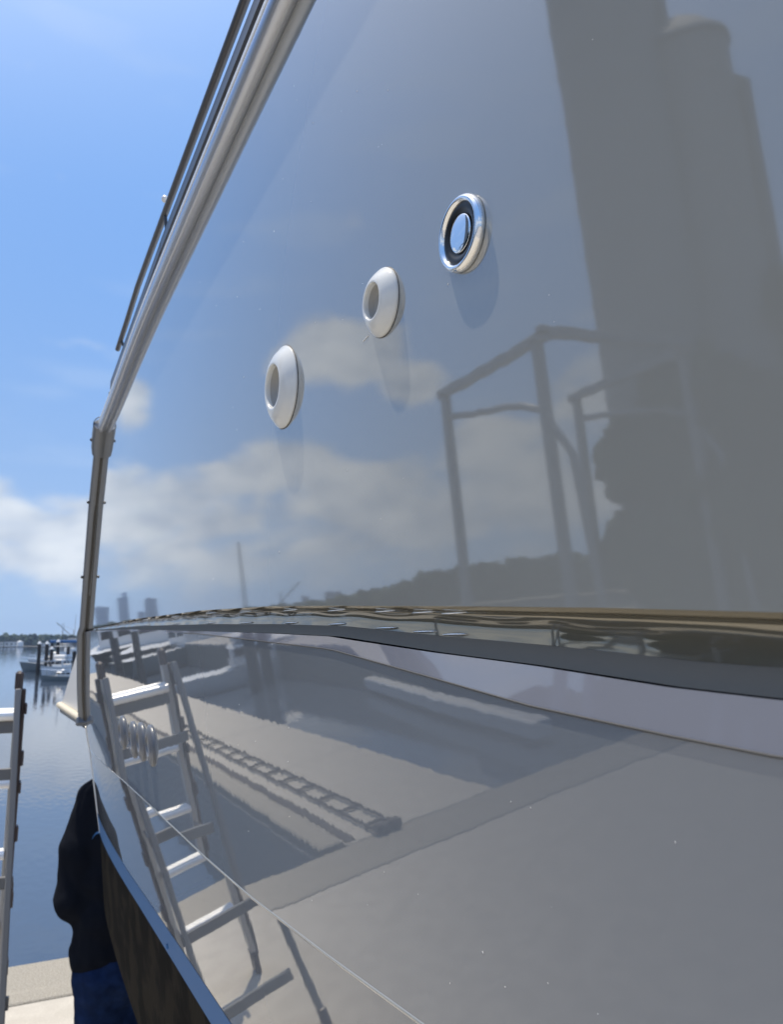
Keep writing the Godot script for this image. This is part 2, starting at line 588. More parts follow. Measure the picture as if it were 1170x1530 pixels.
	for k in prof.size() - 1:
		b.face([V(-2.58, prof[k][0], 2.7 - prof[k][1]), V(table(prof[k][0], END), prof[k][0], 2.7 - prof[k][1]), V(table(prof[k + 1][0], END), prof[k + 1][0], 2.7 - prof[k + 1][1]), V(-2.58, prof[k + 1][0], 2.7 - prof[k + 1][1])])
	obj("far_topside", b.mesh(), M.gel_under, boat)
	b = Mb.new()
	b.face([V(-2.58, 2.622, -0.034), V(2.25, 2.6, -0.034), V(2.25, 2.6, 2.73), V(-2.58, 2.622, 2.73)])
	obj("deck", b.mesh(), M.white, boat)
	b = Mb.new()
	b.face([V(-2.58, 1.06, 0.14), V(3.08, 1.06, 0.14), V(3.08, 0.72, 1.35), V(-2.58, 0.72, 1.35)])
	b.face([V(-2.58, 1.06, 2.56), V(3.08, 1.06, 2.56), V(3.08, 0.72, 1.35), V(-2.58, 0.72, 1.35)])
	b.face([V(3.08, 1.06, 0.14), V(3.08, 1.06, 2.56), V(3.08, 0.72, 1.35)])
	obj("keel_bottom", b.mesh(), M.bottom, boat)
	build_trim(boat)
	build_fittings(boat, upper)
	build_wing(boat)

func build_trim(boat: Node3D) -> void:
	# rub rail along the sheer: half-round alloy with a raised lip, bedded in sealant
	var rail := []
	var lip := []
	var bed := []
	for k in 80:
		var s := lerpf(-2.6, 2.26, k / 79.0)
		var ry := rail_y(s)
		rail.append(V(s, ry, q_up(ry) - 0.006))
		lip.append(V(s, ry + 0.018, q_up(ry) - 0.007))
		bed.append(V(s, ry + 0.0135 + 0.0008 * soft.get_noise_1d(s * 60.0), q_up(ry) - 0.0175))
	obj("rub_rail", strip_tube(rail, 0.015, 20), M.rail, boat)
	obj("rail_cap", strip_tube(lip, 0.0125, 16), M.white_gloss, boat)
	obj("sealant_bead", strip_tube(bed, 0.0022, 6), M.white, boat)
	# dark flat bar above the rail and a thin rod over it
	var b := Mb.new()
	b.beam(V(-2.6, 2.69, -0.052), V(1.3, 2.684, -0.052), 0.009, 0.026, 0.002)
	b.beam(V(1.3, 2.684, -0.052), V(2.02, 2.652, -0.05), 0.009, 0.024, 0.002)
	obj("toe_rail", b.mesh(), M.dark_rail, boat)
	var rod := []
	for k in 30:
		var s := lerpf(-2.6, 1.86, k / 29.0)
		rod.append(V(s, 2.722 - 0.03 * smoothstep(1.5, 1.86, s), -0.058))
	b = Mb.new()
	b.tube(rod, [0.0058], 10)
	obj("grab_rod", b.mesh(), M.dark_rail, boat)
	for s in [-1.6, -0.4, 1.255, 1.8]:
		b = Mb.new()
		b.tube([V(s, 2.68, -0.052), V(s, 2.722 - 0.03 * smoothstep(1.5, 1.86, s), -0.058)], [0.003], 8)
		obj("rod_post", b.mesh(), M.dark_rail, boat)
	b = Mb.new()
	b.lathe(Transform3D(Basis(), V(1.25, 2.745, -0.06)), [Vector2(0, -0.006), Vector2(0.005, -0.004), Vector2(0.006, 0), Vector2(0.005, 0.004), Vector2(0, 0.006)], 12)
	obj("rod_button", b.mesh(), M.white, boat)
	var knob := Mb.new()
	knob.lathe(Transform3D(Basis(Vector3.RIGHT, Vector3.BACK, Vector3.UP).orthonormalized(), Vector3.ZERO), [Vector2(0.0048, -0.004), Vector2(0.0048, 0.001), Vector2(0.0036, 0.0032), Vector2(0, 0.004)], 12)
	var km := knob.mesh()
	for s in [0.62, 0.868, 1.085, 1.312, 1.548, 1.80, 2.046]:
		var o := obj("rail_screw", km, M.screw, boat)
		o.position = V(s, rail_y(s) + 0.032, -0.05)
		o.rotation.z = 0.5
	# corner casting, and the half-round trim that runs down the boat's far edge
	var path := []
	var edge := []
	for k in 40:
		var y := lerpf(2.575, 1.725, k / 39.0)
		var s := table(y, END)
		var q := q_up(y) if y > 2.04 else q_low(s, y)
		path.append(V(s + 0.004, y, q - 0.003))
		edge.append(V(s - 0.0148, y, q + 0.001))
	obj("edge_trim", strip_tube(path, 0.0188, 20), M.grey_alloy, boat)
	obj("trim_shadow_gap", strip_tube(edge, 0.0085, 14), M.rubber, boat)  # black tube stands in for the shadow gap between trim and hull
	b = Mb.new()
	b.tube([V(2.27, 2.613, -0.044), V(2.285, 2.603, -0.043), V(2.315, 2.585, -0.041), V(2.338, 2.562, -0.039), V(2.352, 2.545, -0.038)], [0.0235, 0.0255, 0.026, 0.0255, 0.0225], 20)
	obj("corner_cap", b.mesh(), M.grey_alloy, boat)
	b = Mb.new()
	b.lathe(Transform3D(Basis(Vector3.UP, Vector3.RIGHT, Vector3(0, -0.45, -0.9).normalized()).orthonormalized(), V(2.272, 2.612, -0.043)), [Vector2(0.024, -0.003), Vector2(0.0262, 0.0), Vector2(0.024, 0.003)], 24)
	obj("cap_gasket", b.mesh(), M.rubber, boat)
	for p in [[2.32, 2.578, -0.067], [2.50, 2.425, -0.05], [2.69, 2.21, -0.038]]:
		var o := obj("trim_screw", km, M.screw, boat)
		o.position = V(p[0], p[1], p[2])
		o.rotation.z = 1.45
	b = Mb.new()
	b.box(Transform3D(Basis(Vector3.RIGHT, -0.3), V(3.045, 1.722, 0.022)), Vector3(0.04, 0.03, 0.035), 0.006)
	obj("trim_foot", b.mesh(), M.grey_alloy, boat)

func build_fittings(boat: Node3D, _upper: Node3D) -> void:
	var bs := outward()
	for d in [[0.7155, 2.254, 0.0415, 0.0128, "large"], [0.4855, 2.2495, 0.0255, 0.0105, "small"]]:
		var R: float = d[2]
		var h: float = d[3]
		var root := Node3D.new()
		root.name = "white_vent" if d[4] == "large" else "white_vent_001"
		boat.add_child(root, true)
		root.set_meta("label", "%s round white vent with an open mouth in the upper side" % d[4])
		root.transform = Transform3D(bs, V(d[0], d[1], q_up(d[1])))
		var b := Mb.new()
		b.lathe(Transform3D(), [Vector2(R, -0.002), Vector2(R, 0.0015), Vector2(R, 0.0015), Vector2(R * 0.985, 0.0026), Vector2(R * 0.93, 0.0042), Vector2(R * 0.82, h * 0.66), Vector2(R * 0.7, h * 0.88), Vector2(R * 0.6, h * 0.985), Vector2(R * 0.555, h), Vector2(R * 0.53, h * 0.97), Vector2(R * 0.515, h * 0.88), Vector2(R * 0.5, 0.002)], 72)
		obj("flange", b.mesh(), M.white_gloss, root)
		b = Mb.new()
		b.lathe(Transform3D(), [Vector2(R * 0.502, h * 0.62), Vector2(R * 0.49, 0.002), Vector2(R * 0.4, 0.0008), Vector2(0, 0.0006)], 48)
		obj("mouth", b.mesh(), M.hole, root)
		b = Mb.new()
		b.lathe(Transform3D(), [Vector2(R * 1.0, 0.0004), Vector2(R * 1.02, 0.0004), Vector2(R * 1.02, -0.001)], 60)
		obj("sealant_ring", b.mesh(), M.seam, root)
	# chrome ring with a black well and a bright domed lens
	var R3 := 0.0235
	var root3 := Node3D.new()
	root3.name = "chrome_light"
	boat.add_child(root3, true)
	root3.set_meta("label", "round chrome fitting with a black well and bright domed centre")
	root3.transform = Transform3D(bs, V(0.3715, 2.247, q_up(2.247)))
	var ring := []
	for k in 15:
		var a := lerpf(-0.15, 1.0, k / 14.0) * PI
		ring.append(Vector2(R3 * 0.885 + R3 * 0.115 * cos(a), 0.0016 + 0.0044 * maxf(sin(a), -0.3)))
	var c := Mb.new()
	c.lathe(Transform3D(), ring, 72)
	obj("bezel", c.mesh(), M.chrome, root3)
	c = Mb.new()
	c.lathe(Transform3D(), [Vector2(R3 * 0.79, 0.0034), Vector2(R3 * 0.72, 0.004), Vector2(R3 * 0.62, 0.0036), Vector2(R3 * 0.53, 0.0022), Vector2(R3 * 0.3, 0.0018)], 60)
	obj("well", c.mesh(), M.rubber, root3)
	c = Mb.new()
	var dome := []
	for k in 13:
		var a2 := k / 12.0 * PI * 0.5
		dome.append(Vector2(R3 * 0.5 * cos(a2), 0.0032 + 0.0011 * sin(a2)))
	c.lathe(Transform3D(), dome, 60)
	obj("lens", c.mesh(), M.chrome, root3)
	# four small through-hull outlets low down near the far end
	var z := Vector3(-1, -T_LO, 0).normalized()
	var lb := Basis(Vector3(0, 0, -1), z.cross(Vector3(0, 0, -1)), z)
	var k2 := 0
	for p in [[1.97, 1.79], [1.80, 1.792], [1.685, 1.80], [1.568, 1.806]]:
		var root4 := Node3D.new()
		root4.name = "drain_outlet" if k2 == 0 else "drain_outlet_%03d" % k2
		boat.add_child(root4, true)
		root4.transform = Transform3D(lb, V(p[0], p[1], q_low(p[0], p[1])))
		var e := Mb.new()
		e.lathe(Transform3D(), [Vector2(0.039, -0.002), Vector2(0.039, 0.003), Vector2(0.036, 0.0045), Vector2(0.028, 0.0075), Vector2(0.021, 0.009), Vector2(0.018, 0.0084), Vector2(0.017, 0.003)], 48)
		obj("flange", e.mesh(), M.outlet, root4)
		e = Mb.new()
		e.lathe(Transform3D(), [Vector2(0.0175, 0.006), Vector2(0.016, 0.002), Vector2(0, 0.0015)], 32)
		obj("mouth", e.mesh(), M.hole, root4)
		k2 += 1
	# dust and salt specks on the gloss
	var sp := Mb.new()
	rng.seed = 5
	for k in 70:
		var s := rng.randf_range(0.18, 1.1)
		var y := rng.randf_range(2.06, 2.55) if k < 45 else rng.randf_range(1.76, 1.94)
		var q := q_up(y) if y > 2.0 else q_low(s, y)
		var r := rng.randf_range(0.00012, 0.00034) * (0.7 + s)
		var t := Transform3D((bs if y > 2.0 else lb).rotated(Vector3.RIGHT, rng.randf() * 3.0), V(s, y, q))
		sp.box(Transform3D(t.basis.scaled_local(Vector3(rng.randf_range(0.8, 2.6), 1, 0.5)), t.origin), Vector3(r, r, r) * 2.0, r * 0.5)
	stuff(obj("salt_speck", sp.mesh(), M.white, boat))
	sp = Mb.new()
	sp.beam(V(0.524, 2.2335, q_up(2.2335) - 0.0002), V(0.514, 2.2345, q_up(2.2345) - 0.0002), 0.0005, 0.0005)
	obj("scratch", sp.mesh(), M.white, boat)

func build_wing(boat: Node3D) -> void:
	# the pale flank of the stern that shows past the edge trim, with its rounded lower fender
	var b := Mb.new()
	var outer := [V(3.22, 2.02, 0.03), V(3.22, 1.715, 0.03), V(3.62, 1.745, -0.012), V(3.62, 2.02, 0.05)]
	var inner := []
	for p in outer:
		inner.append(p + Vector3(0.5, 0, -0.02))
	b.face(outer)
	b.face(inner)
	for k in 4:
		b.face([outer[k], outer[(k + 1) % 4], inner[(k + 1) % 4], inner[k]])
	obj("stern_flank", b.mesh(), M.white, boat)
	b = Mb.new()
	var path := []
	for k in 14:
		var u := k / 13.0
		path.append(V(lerpf(3.08, 3.62, u), lerpf(1.722, 1.74, u), lerpf(0.03, -0.02, u)))
	path.append(V(3.635, 1.74, -0.008))
	path.append(V(3.64, 1.74, 0.05))
	path.append(V(3.64, 1.74, 0.5))
	b.tube(path, [0.0125], 14)
	obj("fender_strip", b.mesh(), M.cream, boat)
	b = Mb.new()
	path = []
	for k in 14:
		var u := k / 13.0
		path.append(V(lerpf(3.09, 3.6, u), lerpf(1.704, 1.72, u), lerpf(0.042, -0.006, u)))
	b.tube(path, [0.0135], 12)
	obj("fender_base", b.mesh(), M.grey_alloy, boat)

# ---------------------------------------------------------------- ladder
func build_ladder() -> void:
	var t := thing("stepladder", "aluminium stepladder with brown plastic end caps on the quay beside the hull", "ladder")
	var al: Material = M.aluminium
	var foot := V(4.3, 0, 0)
	for q in [-0.17, -0.475]:
		var spread := 0.008 if q > -0.3 else -0.03
		var top := V(4.2, 1.80, q)
		var bot := V(4.28, 0.03, q + spread)
		var b := Mb.new()
		b.beam(bot, top, 0.026, 0.075, 0.004, Vector3(0, 0, 1))
		var r := obj("front_rail", b.mesh(), M.rail_grey, t)
		b = Mb.new()
		b.beam(top - Vector3(0, 0.03, 0), top + Vector3(0, 0.065, 0), 0.036, 0.085, 0.012, Vector3(0, 0, 1))
		obj("end_cap", b.mesh(), M.cap, r)
		var out := 0.0235 if q > -0.3 else -0.0235
		b = Mb.new()
		b.beam(bot + Vector3(out, 0.06, 0), top + Vector3(out, -0.02, 0), 0.02, 0.05, 0.004, Vector3(0, 0, 1))
		obj("edge_guard", b.mesh(), M.cap, r)
		for gy in [0.5, 0.8, 1.1, 1.45]:
			b = Mb.new()
			b.box(Transform3D(Basis(), bot.lerp(top, gy / 1.8) + Vector3(out * 1.5, 0, 0)), Vector3(0.018, 0.07, 0.056), 0.005)
			obj("guard_clip", b.mesh(), M.cap, r)
		b = Mb.new()
		b.beam(bot - Vector3(0, 0.03, 0), bot + Vector3(0, 0.09, 0), 0.038, 0.095, 0.008, Vector3(0, 0, 1))
		obj("rubber_foot", b.mesh(), M.cap, r)
		b = Mb.new()
		b.beam(V(3.5, 0.02, q + spread * 4.0), V(4.09, 1.78, q - (0.004 if q > -0.3 else 0.03)), 0.026, 0.055, 0.004, Vector3(0, 0, 1))
		var l := obj("back_leg", b.mesh(), M.leg_grey, t)
		b = Mb.new()
		b.beam(V(3.49, 0.0, q + spread * 4.0), V(3.52, 0.08, q + spread * 4.0), 0.036, 0.07, 0.008, Vector3(0, 0, 1))
		obj("rubber_foot", b.mesh(), M.cap, l)
		for y in [1.70, 1.34, 0.9]:
			b = Mb.new()
			b.box(Transform3D(Basis(), V(4.19, y - 0.012, q + (0.038 if q > -0.3 else -0.038))), Vector3(0.01, 0.05, 0.085), 0.003)
			obj("bracket", b.mesh(), M.cap, r)
	var n := 0
	for y in [1.66, 1.345, 1.03, 0.715, 0.4]:
		var b := Mb.new()
		var at := V(4.2, y, -0.3225)
		b.grid(24, 2, func(u: float, v: float) -> Vector3:
			var a := u * TAU
			var ca := cos(a)
			var sa := sin(a)
			return at + Vector3(lerpf(-0.145, 0.145, v), (0.026 if y > 1.6 else 0.018) * signf(sa) * pow(absf(sa), 0.55), (0.085 if y > 1.6 else 0.05) * signf(ca) * pow(absf(ca), 0.55)))
		var tr := obj("tread", b.mesh(), M.tread, t)
		if y > 1.6:
			b = Mb.new()
			b.box(Transform3D(Basis(), V(4.15, y - 0.05, -0.3225)), Vector3(0.285, 0.06, 0.02), 0.004)
			obj("apron", b.mesh(), M.leg_grey, tr)
		for k in 5:
			b = Mb.new()
			b.tube([V(4.17 + 0.015 * k, y + (0.0255 if y > 1.6 else 0.0175), -0.465), V(4.17 + 0.015 * k, y + (0.0255 if y > 1.6 else 0.0175), -0.18)], [0.0035], 8)
			obj("grip_rib", b.mesh(), M.tread, tr)
		n += 1
	for d in [[3.98, 1.42], [3.83, 1.0], [3.69, 0.58], [3.58, 0.25]]:
		var b := Mb.new()
		var w: float = 0.31 + (1.78 - d[1]) * 0.07
		b.box(Transform3D(Basis(), V(d[0], d[1], -0.3225)), Vector3(w, 0.05, 0.02), 0.003)
		obj("back_brace", b.mesh(), M.leg_grey, t)
	for q in [-0.165, -0.48]:
		var b := Mb.new()
		b.beam(V(4.2, 0.95, q), V(3.83, 0.98, q), 0.006, 0.022, 0.001)
		obj("spreader", b.mesh(), M.leg_grey, t)
	t.position += Vector3.ZERO * foot.x

# ---------------------------------------------------------------- quay and water
func build_ground() -> void:
	# open water as one sheet to the horizon
	var b := Mb.new()
	b.face([Vector3(-3000, WATER, -3000), Vector3(3000, WATER, -3000), Vector3(3000, WATER, 3000), Vector3(-3000, WATER, 3000)], Vector3.UP)
	struct("water", b.mesh(), M.water)
	b = Mb.new()
	b.face([Vector3(-3000, WATER - 3, -3000), Vector3(3000, WATER - 3, -3000), Vector3(3000, WATER - 3, 3000), Vector3(-3000, WATER - 3, 3000)], Vector3.UP)
	# main quay: a body of concrete, with slabs and a coping laid on it
	var quay := struct("quay", boxm(Vector3(61, 3.0, 40.0), 0.0, Vector3(24.5 + 0.0 - 0.0, -1.56, -5.7 + 20.0)), M.old_concrete)
	quay.set_meta("label", "concrete quay under the boat")
	lay(quay, -6.0, 8.0, 5.16, 5.75, 14.0, 1.0, M.coping, "coping_slab")
	lay(quay, -6.0, 8.0, -3.0, 5.148, 14.0, 9.0, M.concrete, "concrete_slab")
	# finger pier beyond, between the haul-out slip and the open basin
	var pier := struct("finger_pier", boxm(Vector3(1.65, 3.0, 30.0), 0.0, Vector3(-2.425, -1.56, -5.72 - 15.0)), M.old_concrete)
	lay(pier, -3.25, -1.84, 5.76, 35.7, 1.5, 3.0, M.concrete, "concrete_slab")
	b = Mb.new()
	b.box(Transform3D(Basis(), V(20.75, -0.03, -1.72)), Vector3(0.2, 0.13, 29.9), 0.015)
	struct("pier_kerb", b.mesh(), M.coping)
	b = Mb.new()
	b.box(Transform3D(Basis(), V(20.75, 0.0, -1.9)), Vector3(0.08, 0.02, 29.9), 0.004)  # flat dark plate painted in as the shadow band beside the kerb
	obj("kerb_shadow_strip", b.mesh(), M.rust, pier)
	# far bank of the basin with the second lift
	var bank := struct("bank", boxm(Vector3(60, 3.0, 36.0), 0.0, Vector3(-8.3 - 30.0, -1.62, -7.0 - 18.0)), M.soil)
	lay(bank, -20.3, -8.3, 7.0, 43.0, 4.0, 4.0, M.old_concrete, "concrete_slab")

func lay(parent: Node3D, q0: float, q1: float, s0: float, s1: float, wq: float, ws: float, m: Material, called: String) -> void:
	# slabs with open joints between them; meshes are shared between slabs of one size
	var nq := maxi(1, roundi((q1 - q0) / wq))
	var ns := maxi(1, roundi((s1 - s0) / ws))
	var dq := (q1 - q0) / nq
	var ds := (s1 - s0) / ns
	var shared := boxm(Vector3(dq - 0.012, 0.1, ds - 0.012), 0.008)
	for a in nq:
		for c in ns:
			var o := obj(called, shared, m, parent)
			o.position = V(s0 + ds * (c + 0.5), -0.05 + rng.randf_range(-0.0015, 0.0015), q0 + dq * (a + 0.5))

func build_pontoon() -> void:
	var t := thing("pontoon", "narrow white floating pontoon along the far bank", "pontoon")
	var a := V(10.0, -0.95, -6.9)
	var c := V(19.0, -0.95, -8.1)
	for k in 6:
		var b := Mb.new()
		b.beam(a.lerp(c, k / 6.0 + 0.002), a.lerp(c, (k + 1) / 6.0 - 0.002), 0.34, 0.3, 0.03)
		obj("deck_section", b.mesh(), M.white, t)

func build_lattice() -> void:
	# a long steel lattice lying on the finger pier
	var t := thing("steel_lattice", "dark steel lattice frame lying flat along the finger pier", "lattice")
	for q in [-2.09, -2.27]:
		var b := Mb.new()
		b.beam(V(5.75, 0.03, q), V(14.0, 0.03, q), 0.02, 0.025, 0.004)
		obj("side_bar", b.mesh(), M.rust, t)
	var rung := boxm(Vector3(0.16, 0.02, 0.045), 0.004)
	for k in 15:
		var o := obj("rung", rung, M.rust, t)
		o.position = V(5.95 + 0.55 * k, 0.028, -2.18)
	var e := Mb.new()
	e.box(Transform3D(Basis(), V(5.70, 0.05, -2.18)), Vector3(0.22, 0.07, 0.08), 0.01)
	obj("end_block", e.mesh(), M.rust, t)

func build_supports() -> void:
	for s in [-1.8, 0.0, 1.7]:
		var t := thing("keel_block", "stack of timber blocks under the keel of the boat, %s" % ("nearest its far end" if s > 1.0 else ("amidships" if s == 0.0 else "behind the camera")), "block", V(s, 0, 1.35), 0.0, "keel blocks under the boat")
		for k in 3:
			var o := obj("timber", boxm(Vector3(0.9 if k % 2 == 0 else 0.3, 0.235, 0.3 if k % 2 == 0 else 0.9), 0.01), M.timber, t)
			o.position = Vector3(0, 0.1175 + 0.2385 * k, 0)

# ---------------------------------------------------------------- person
func blend(a: float, b: float, k: float) -> float:
	var h := clampf(0.5 + 0.5 * (b - a) / k, 0.0, 1.0)
	return lerpf(b, a, h) - k * h * (1.0 - h)

func nets(bones: Array, cell: float, k: float, out: Mb, crease := 0.0) -> void:
	# bones: [a, b, ra, rb] capsules (Vector3, Vector3, float, float); smooth union meshed with surface nets
	var lo := Vector3.ONE * 1e9
	var hi := -lo
	for b in bones:
		var r := maxf(b[2], b[3]) + 0.03
		lo = lo.min(b[0].min(b[1]) - Vector3.ONE * r)
		hi = hi.max(b[0].max(b[1]) + Vector3.ONE * r)
	var nx := int((hi.x - lo.x) / cell) + 2
	var ny := int((hi.y - lo.y) / cell) + 2
	var nz := int((hi.z - lo.z) / cell) + 2
	var f := PackedFloat32Array()
	f.resize(nx * ny * nz)
	f.fill(1.0)
	for b in bones:
		var r := maxf(b[2], b[3]) + k + 2.5 * cell
		var l: Vector3 = (b[0].min(b[1]) - Vector3.ONE * r - lo) / cell
		var h: Vector3 = (b[0].max(b[1]) + Vector3.ONE * r - lo) / cell
		var a: Vector3 = b[0]
		var ab: Vector3 = b[1] - b[0]
		var ll := maxf(ab.length_squared(), 1e-9)
		for z in range(maxi(0, int(l.z)), mini(nz, int(h.z) + 1)):
			for y in range(maxi(0, int(l.y)), mini(ny, int(h.y) + 1)):
				var row := (z * ny + y) * nx
				for x in range(maxi(0, int(l.x)), mini(nx, int(h.x) + 1)):
					var p := lo + Vector3(x, y, z) * cell - a
					var t := clampf(p.dot(ab) / ll, 0.0, 1.0)
					var d := (p - ab * t).length() - lerpf(b[2], b[3], t)
					var o := f[row + x]
					f[row + x] = blend(o, d, k) if o < 1.0 else d
	if crease > 0.0:
		for z in nz:
			for y in ny:
				for x in nx:
					var at := (z * ny + y) * nx + x
					if absf(f[at]) < 0.06:
						var p := lo + Vector3(x, y, z) * cell
						f[at] += crease * soft.get_noise_3d(p.x * 9.0 + p.y * 5.0, p.y * 6.0, p.z * 9.0)
	var id := {}
	var off := [0, 1, nx, nx + 1, nx * ny, nx * ny + 1, nx * ny + nx, nx * ny + nx + 1]
	var first := out.v.size()
	for z in nz - 1:
		for y in ny - 1:
			for x in nx - 1:
				var at := (z * ny + y) * nx + x
				var inside := 0
				for c in 8:
					if f[at + off[c]] < 0.0:
						inside += 1
				if inside == 0 or inside == 8:
					continue
				var sum := Vector3.ZERO
				var count := 0
				for e in [[0, 1], [2, 3], [4, 5], [6, 7], [0, 2], [1, 3], [4, 6], [5, 7], [0, 4], [1, 5], [2, 6], [3, 7]]:
					var fa := f[at + off[e[0]]]
					var fb := f[at + off[e[1]]]
					if (fa < 0.0) != (fb < 0.0):
						var w := fa / (fa - fb)
						var pa := Vector3(e[0] & 1, (e[0] >> 1) & 1, e[0] >> 2)
						var pb := Vector3(e[1] & 1, (e[1] >> 1) & 1, e[1] >> 2)
						sum += pa.lerp(pb, w)
						count += 1
				id[at] = out.v.size()
				out.v.append(lo + (Vector3(x, y, z) + sum / count) * cell)
				var gr := Vector3(f[at + 1] + f[at + nx + 1] - f[at] - f[at + nx], f[at + nx] + f[at + nx + 1] - f[at] - f[at + 1], f[at + off[4]] + f[at + off[5]] - f[at] - f[at + 1])
				gr += Vector3(f[at + off[5]] + f[at + off[7]] - f[at + off[4]] - f[at + off[6]], f[at + off[6]] + f[at + off[7]] - f[at + off[4]] - f[at + off[5]], f[at + off[6]] + f[at + off[7]] - f[at + nx] - f[at + nx + 1])
				out.n.append(gr.normalized())
	for at in id:
		for ax in 3:
			var st: int = [1, nx, nx * ny][ax]
			var s1: int = [nx, nx * ny, 1][ax]
			var s2: int = [nx * ny, 1, nx][ax]
			if (f[at] < 0.0) != (f[at + st] < 0.0) and id.has(at - s1) and id.has(at - s2) and id.has(at - s1 - s2):
				out.tri(id[at], id[at - s1], id[at - s1 - s2])
				out.tri(id[at], id[at - s1 - s2], id[at - s2])
	if first < 0:
		print(first)

func build_person() -> void:
	var o := Vector3(0.318, 0, -3.55)     # feet; faces away from the camera, towards the boat's end
	var person := thing("person", "person in a black jacket and dark blue jeans standing behind the hull end, back turned", "person", o)
	var P := func(x: float, y: float, f: float) -> Vector3: return Vector3(x, y, -f)      # x right, f forwards
	var head := []
	head.append([P.call(0, 1.60, 0.15), P.call(0, 1.66, 0.145), 0.078, 0.086])
	head.append([P.call(0, 1.56, 0.2), P.call(0, 1.62, 0.215), 0.04, 0.05])
	head.append([P.call(0, 1.40, 0.05), P.call(0, 1.55, 0.12), 0.056, 0.052])
	head.append([P.call(0, 1.60, 0.25), P.call(0, 1.575, 0.262), 0.008, 0.012])
	for sd in [-1.0, 1.0]:
		head.append([P.call(sd * 0.085, 1.62, 0.14), P.call(sd * 0.09, 1.585, 0.145), 0.016, 0.012])
	var hand_bones := []
	for sd in [-1.0, 1.0]:
		var wr: Vector3 = P.call(sd * 0.2, 0.99, 0.33)
		hand_bones.append([P.call(sd * 0.22, 0.97, 0.22), wr, 0.034, 0.027])
		hand_bones.append([wr, P.call(sd * 0.185, 1.02, 0.40), 0.027, 0.03])
		for k in 4:
			var ky := 1.05 - 0.02 * k
			var a: Vector3 = P.call(sd * 0.18, ky, 0.40)
			var len2: float = [0.04, 0.045, 0.042, 0.034][k]
			var c: Vector3 = a + P.call(-sd * 0.012, 0.004, len2)
			hand_bones.append([a, c, 0.0095, 0.009])
			hand_bones.append([c, c + P.call(-sd * 0.02, 0.0, len2 * 0.5), 0.009, 0.008])
		hand_bones.append([P.call(sd * 0.18, 1.02, 0.36), P.call(sd * 0.15, 1.06, 0.39), 0.012, 0.01])
		hand_bones.append([P.call(sd * 0.15, 1.06, 0.39), P.call(sd * 0.135, 1.075, 0.415), 0.01, 0.0085])
	var b := Mb.new()
	nets(head, 0.008, 0.03, b)
	nets(hand_bones, 0.006, 0.008, b)
	# trunk and legs under the clothes keep the figure one body
	nets([[P.call(0, 0.9, 0.0), P.call(0, 1.38, 0.03), 0.1, 0.1], [P.call(-0.15, 1.37, 0.03), P.call(0.15, 1.37, 0.03), 0.055, 0.055], [P.call(-0.09, 0.88, 0), P.call(-0.1, 0.1, 0), 0.07, 0.04], [P.call(0.09, 0.88, 0), P.call(0.1, 0.1, 0), 0.07, 0.04]], 0.016, 0.05, b)
	obj("body", b.mesh(), M.skin, person)
	b = Mb.new()
	nets([[P.call(0, 1.64, 0.125), P.call(0, 1.70, 0.135), 0.09, 0.088], [P.call(0, 1.56, 0.085), P.call(0, 1.62, 0.095), 0.055, 0.07]], 0.01, 0.03, b, 0.006)
	obj("hair", b.mesh(), M.hair, person)
	# jacket: rounded back, left elbow held out from the body
	b = Mb.new()
	var jac := [
		[P.call(-0.10, 1.30, 0.03), P.call(0.10, 1.30, 0.03), 0.13, 0.13],
		[P.call(-0.10, 1.18, 0.01), P.call(0.10, 1.18, 0.01), 0.13, 0.13],
		[P.call(-0.10, 1.05, 0.0), P.call(0.10, 1.05, 0.0), 0.13, 0.13],
		[P.call(-0.105, 0.90, -0.01), P.call(0.105, 0.90, -0.01), 0.132, 0.132],
		[P.call(-0.112, 0.775, -0.01), P.call(0.112, 0.775, -0.01), 0.13, 0.13],
		[P.call(-0.16, 1.36, 0.04), P.call(0.16, 1.36, 0.04), 0.075, 0.075],
		[P.call(0, 1.38, 0.05), P.call(0, 1.46, 0.085), 0.085, 0.066],
		[P.call(-0.172, 1.345, 0.03), P.call(-0.222, 1.17, 0.01), 0.08, 0.08],
		[P.call(-0.222, 1.17, 0.01), P.call(-0.23, 0.98, 0.0), 0.08, 0.074],
		[P.call(-0.23, 0.98, 0.0), P.call(-0.18, 0.87, 0.16), 0.074, 0.058],
		[P.call(0.18, 1.345, 0.03), P.call(0.235, 1.06, 0.0), 0.08, 0.07],
		[P.call(0.235, 1.06, 0.0), P.call(0.20, 0.95, 0.22), 0.068, 0.05]]
	nets(jac, 0.012, 0.032, b, 0.009)
	obj("jacket", b.mesh(), M.jacket, person)
	b = Mb.new()
	var jn := [
		[P.call(-0.09, 0.80, -0.015), P.call(0.09, 0.80, -0.015), 0.118, 0.118],
		[P.call(-0.1, 0.70, -0.03), P.call(0.12, 0.70, -0.03), 0.122, 0.122],
		[P.call(0, 0.66, 0.0), P.call(0.01, 0.46, 0.02), 0.085, 0.07],
		[P.call(-0.105, 0.68, -0.01), P.call(-0.11, 0.42, 0.01), 0.118, 0.088],
		[P.call(-0.115, 0.42, 0.01), P.call(-0.12, 0.09, -0.01), 0.076, 0.062],
		[P.call(0.105, 0.68, -0.01), P.call(0.11, 0.42, 0.01), 0.118, 0.088],
		[P.call(0.115, 0.42, 0.01), P.call(0.12, 0.09, -0.01), 0.076, 0.062]]
	nets(jn, 0.012, 0.03, b, 0.012)
	obj("jeans", b.mesh(), M.jeans, person)
	for sd in [-1.0, 1.0]:
		b = Mb.new()
		nets([[P.call(sd * 0.12, 0.055, -0.02), P.call(sd * 0.13, 0.045, 0.17), 0.052, 0.042], [P.call(sd * 0.12, 0.02, -0.04), P.call(sd * 0.13, 0.02, 0.18), 0.02, 0.02]], 0.012, 0.02, b)
		obj("shoe", b.mesh(), M.shoe, person)

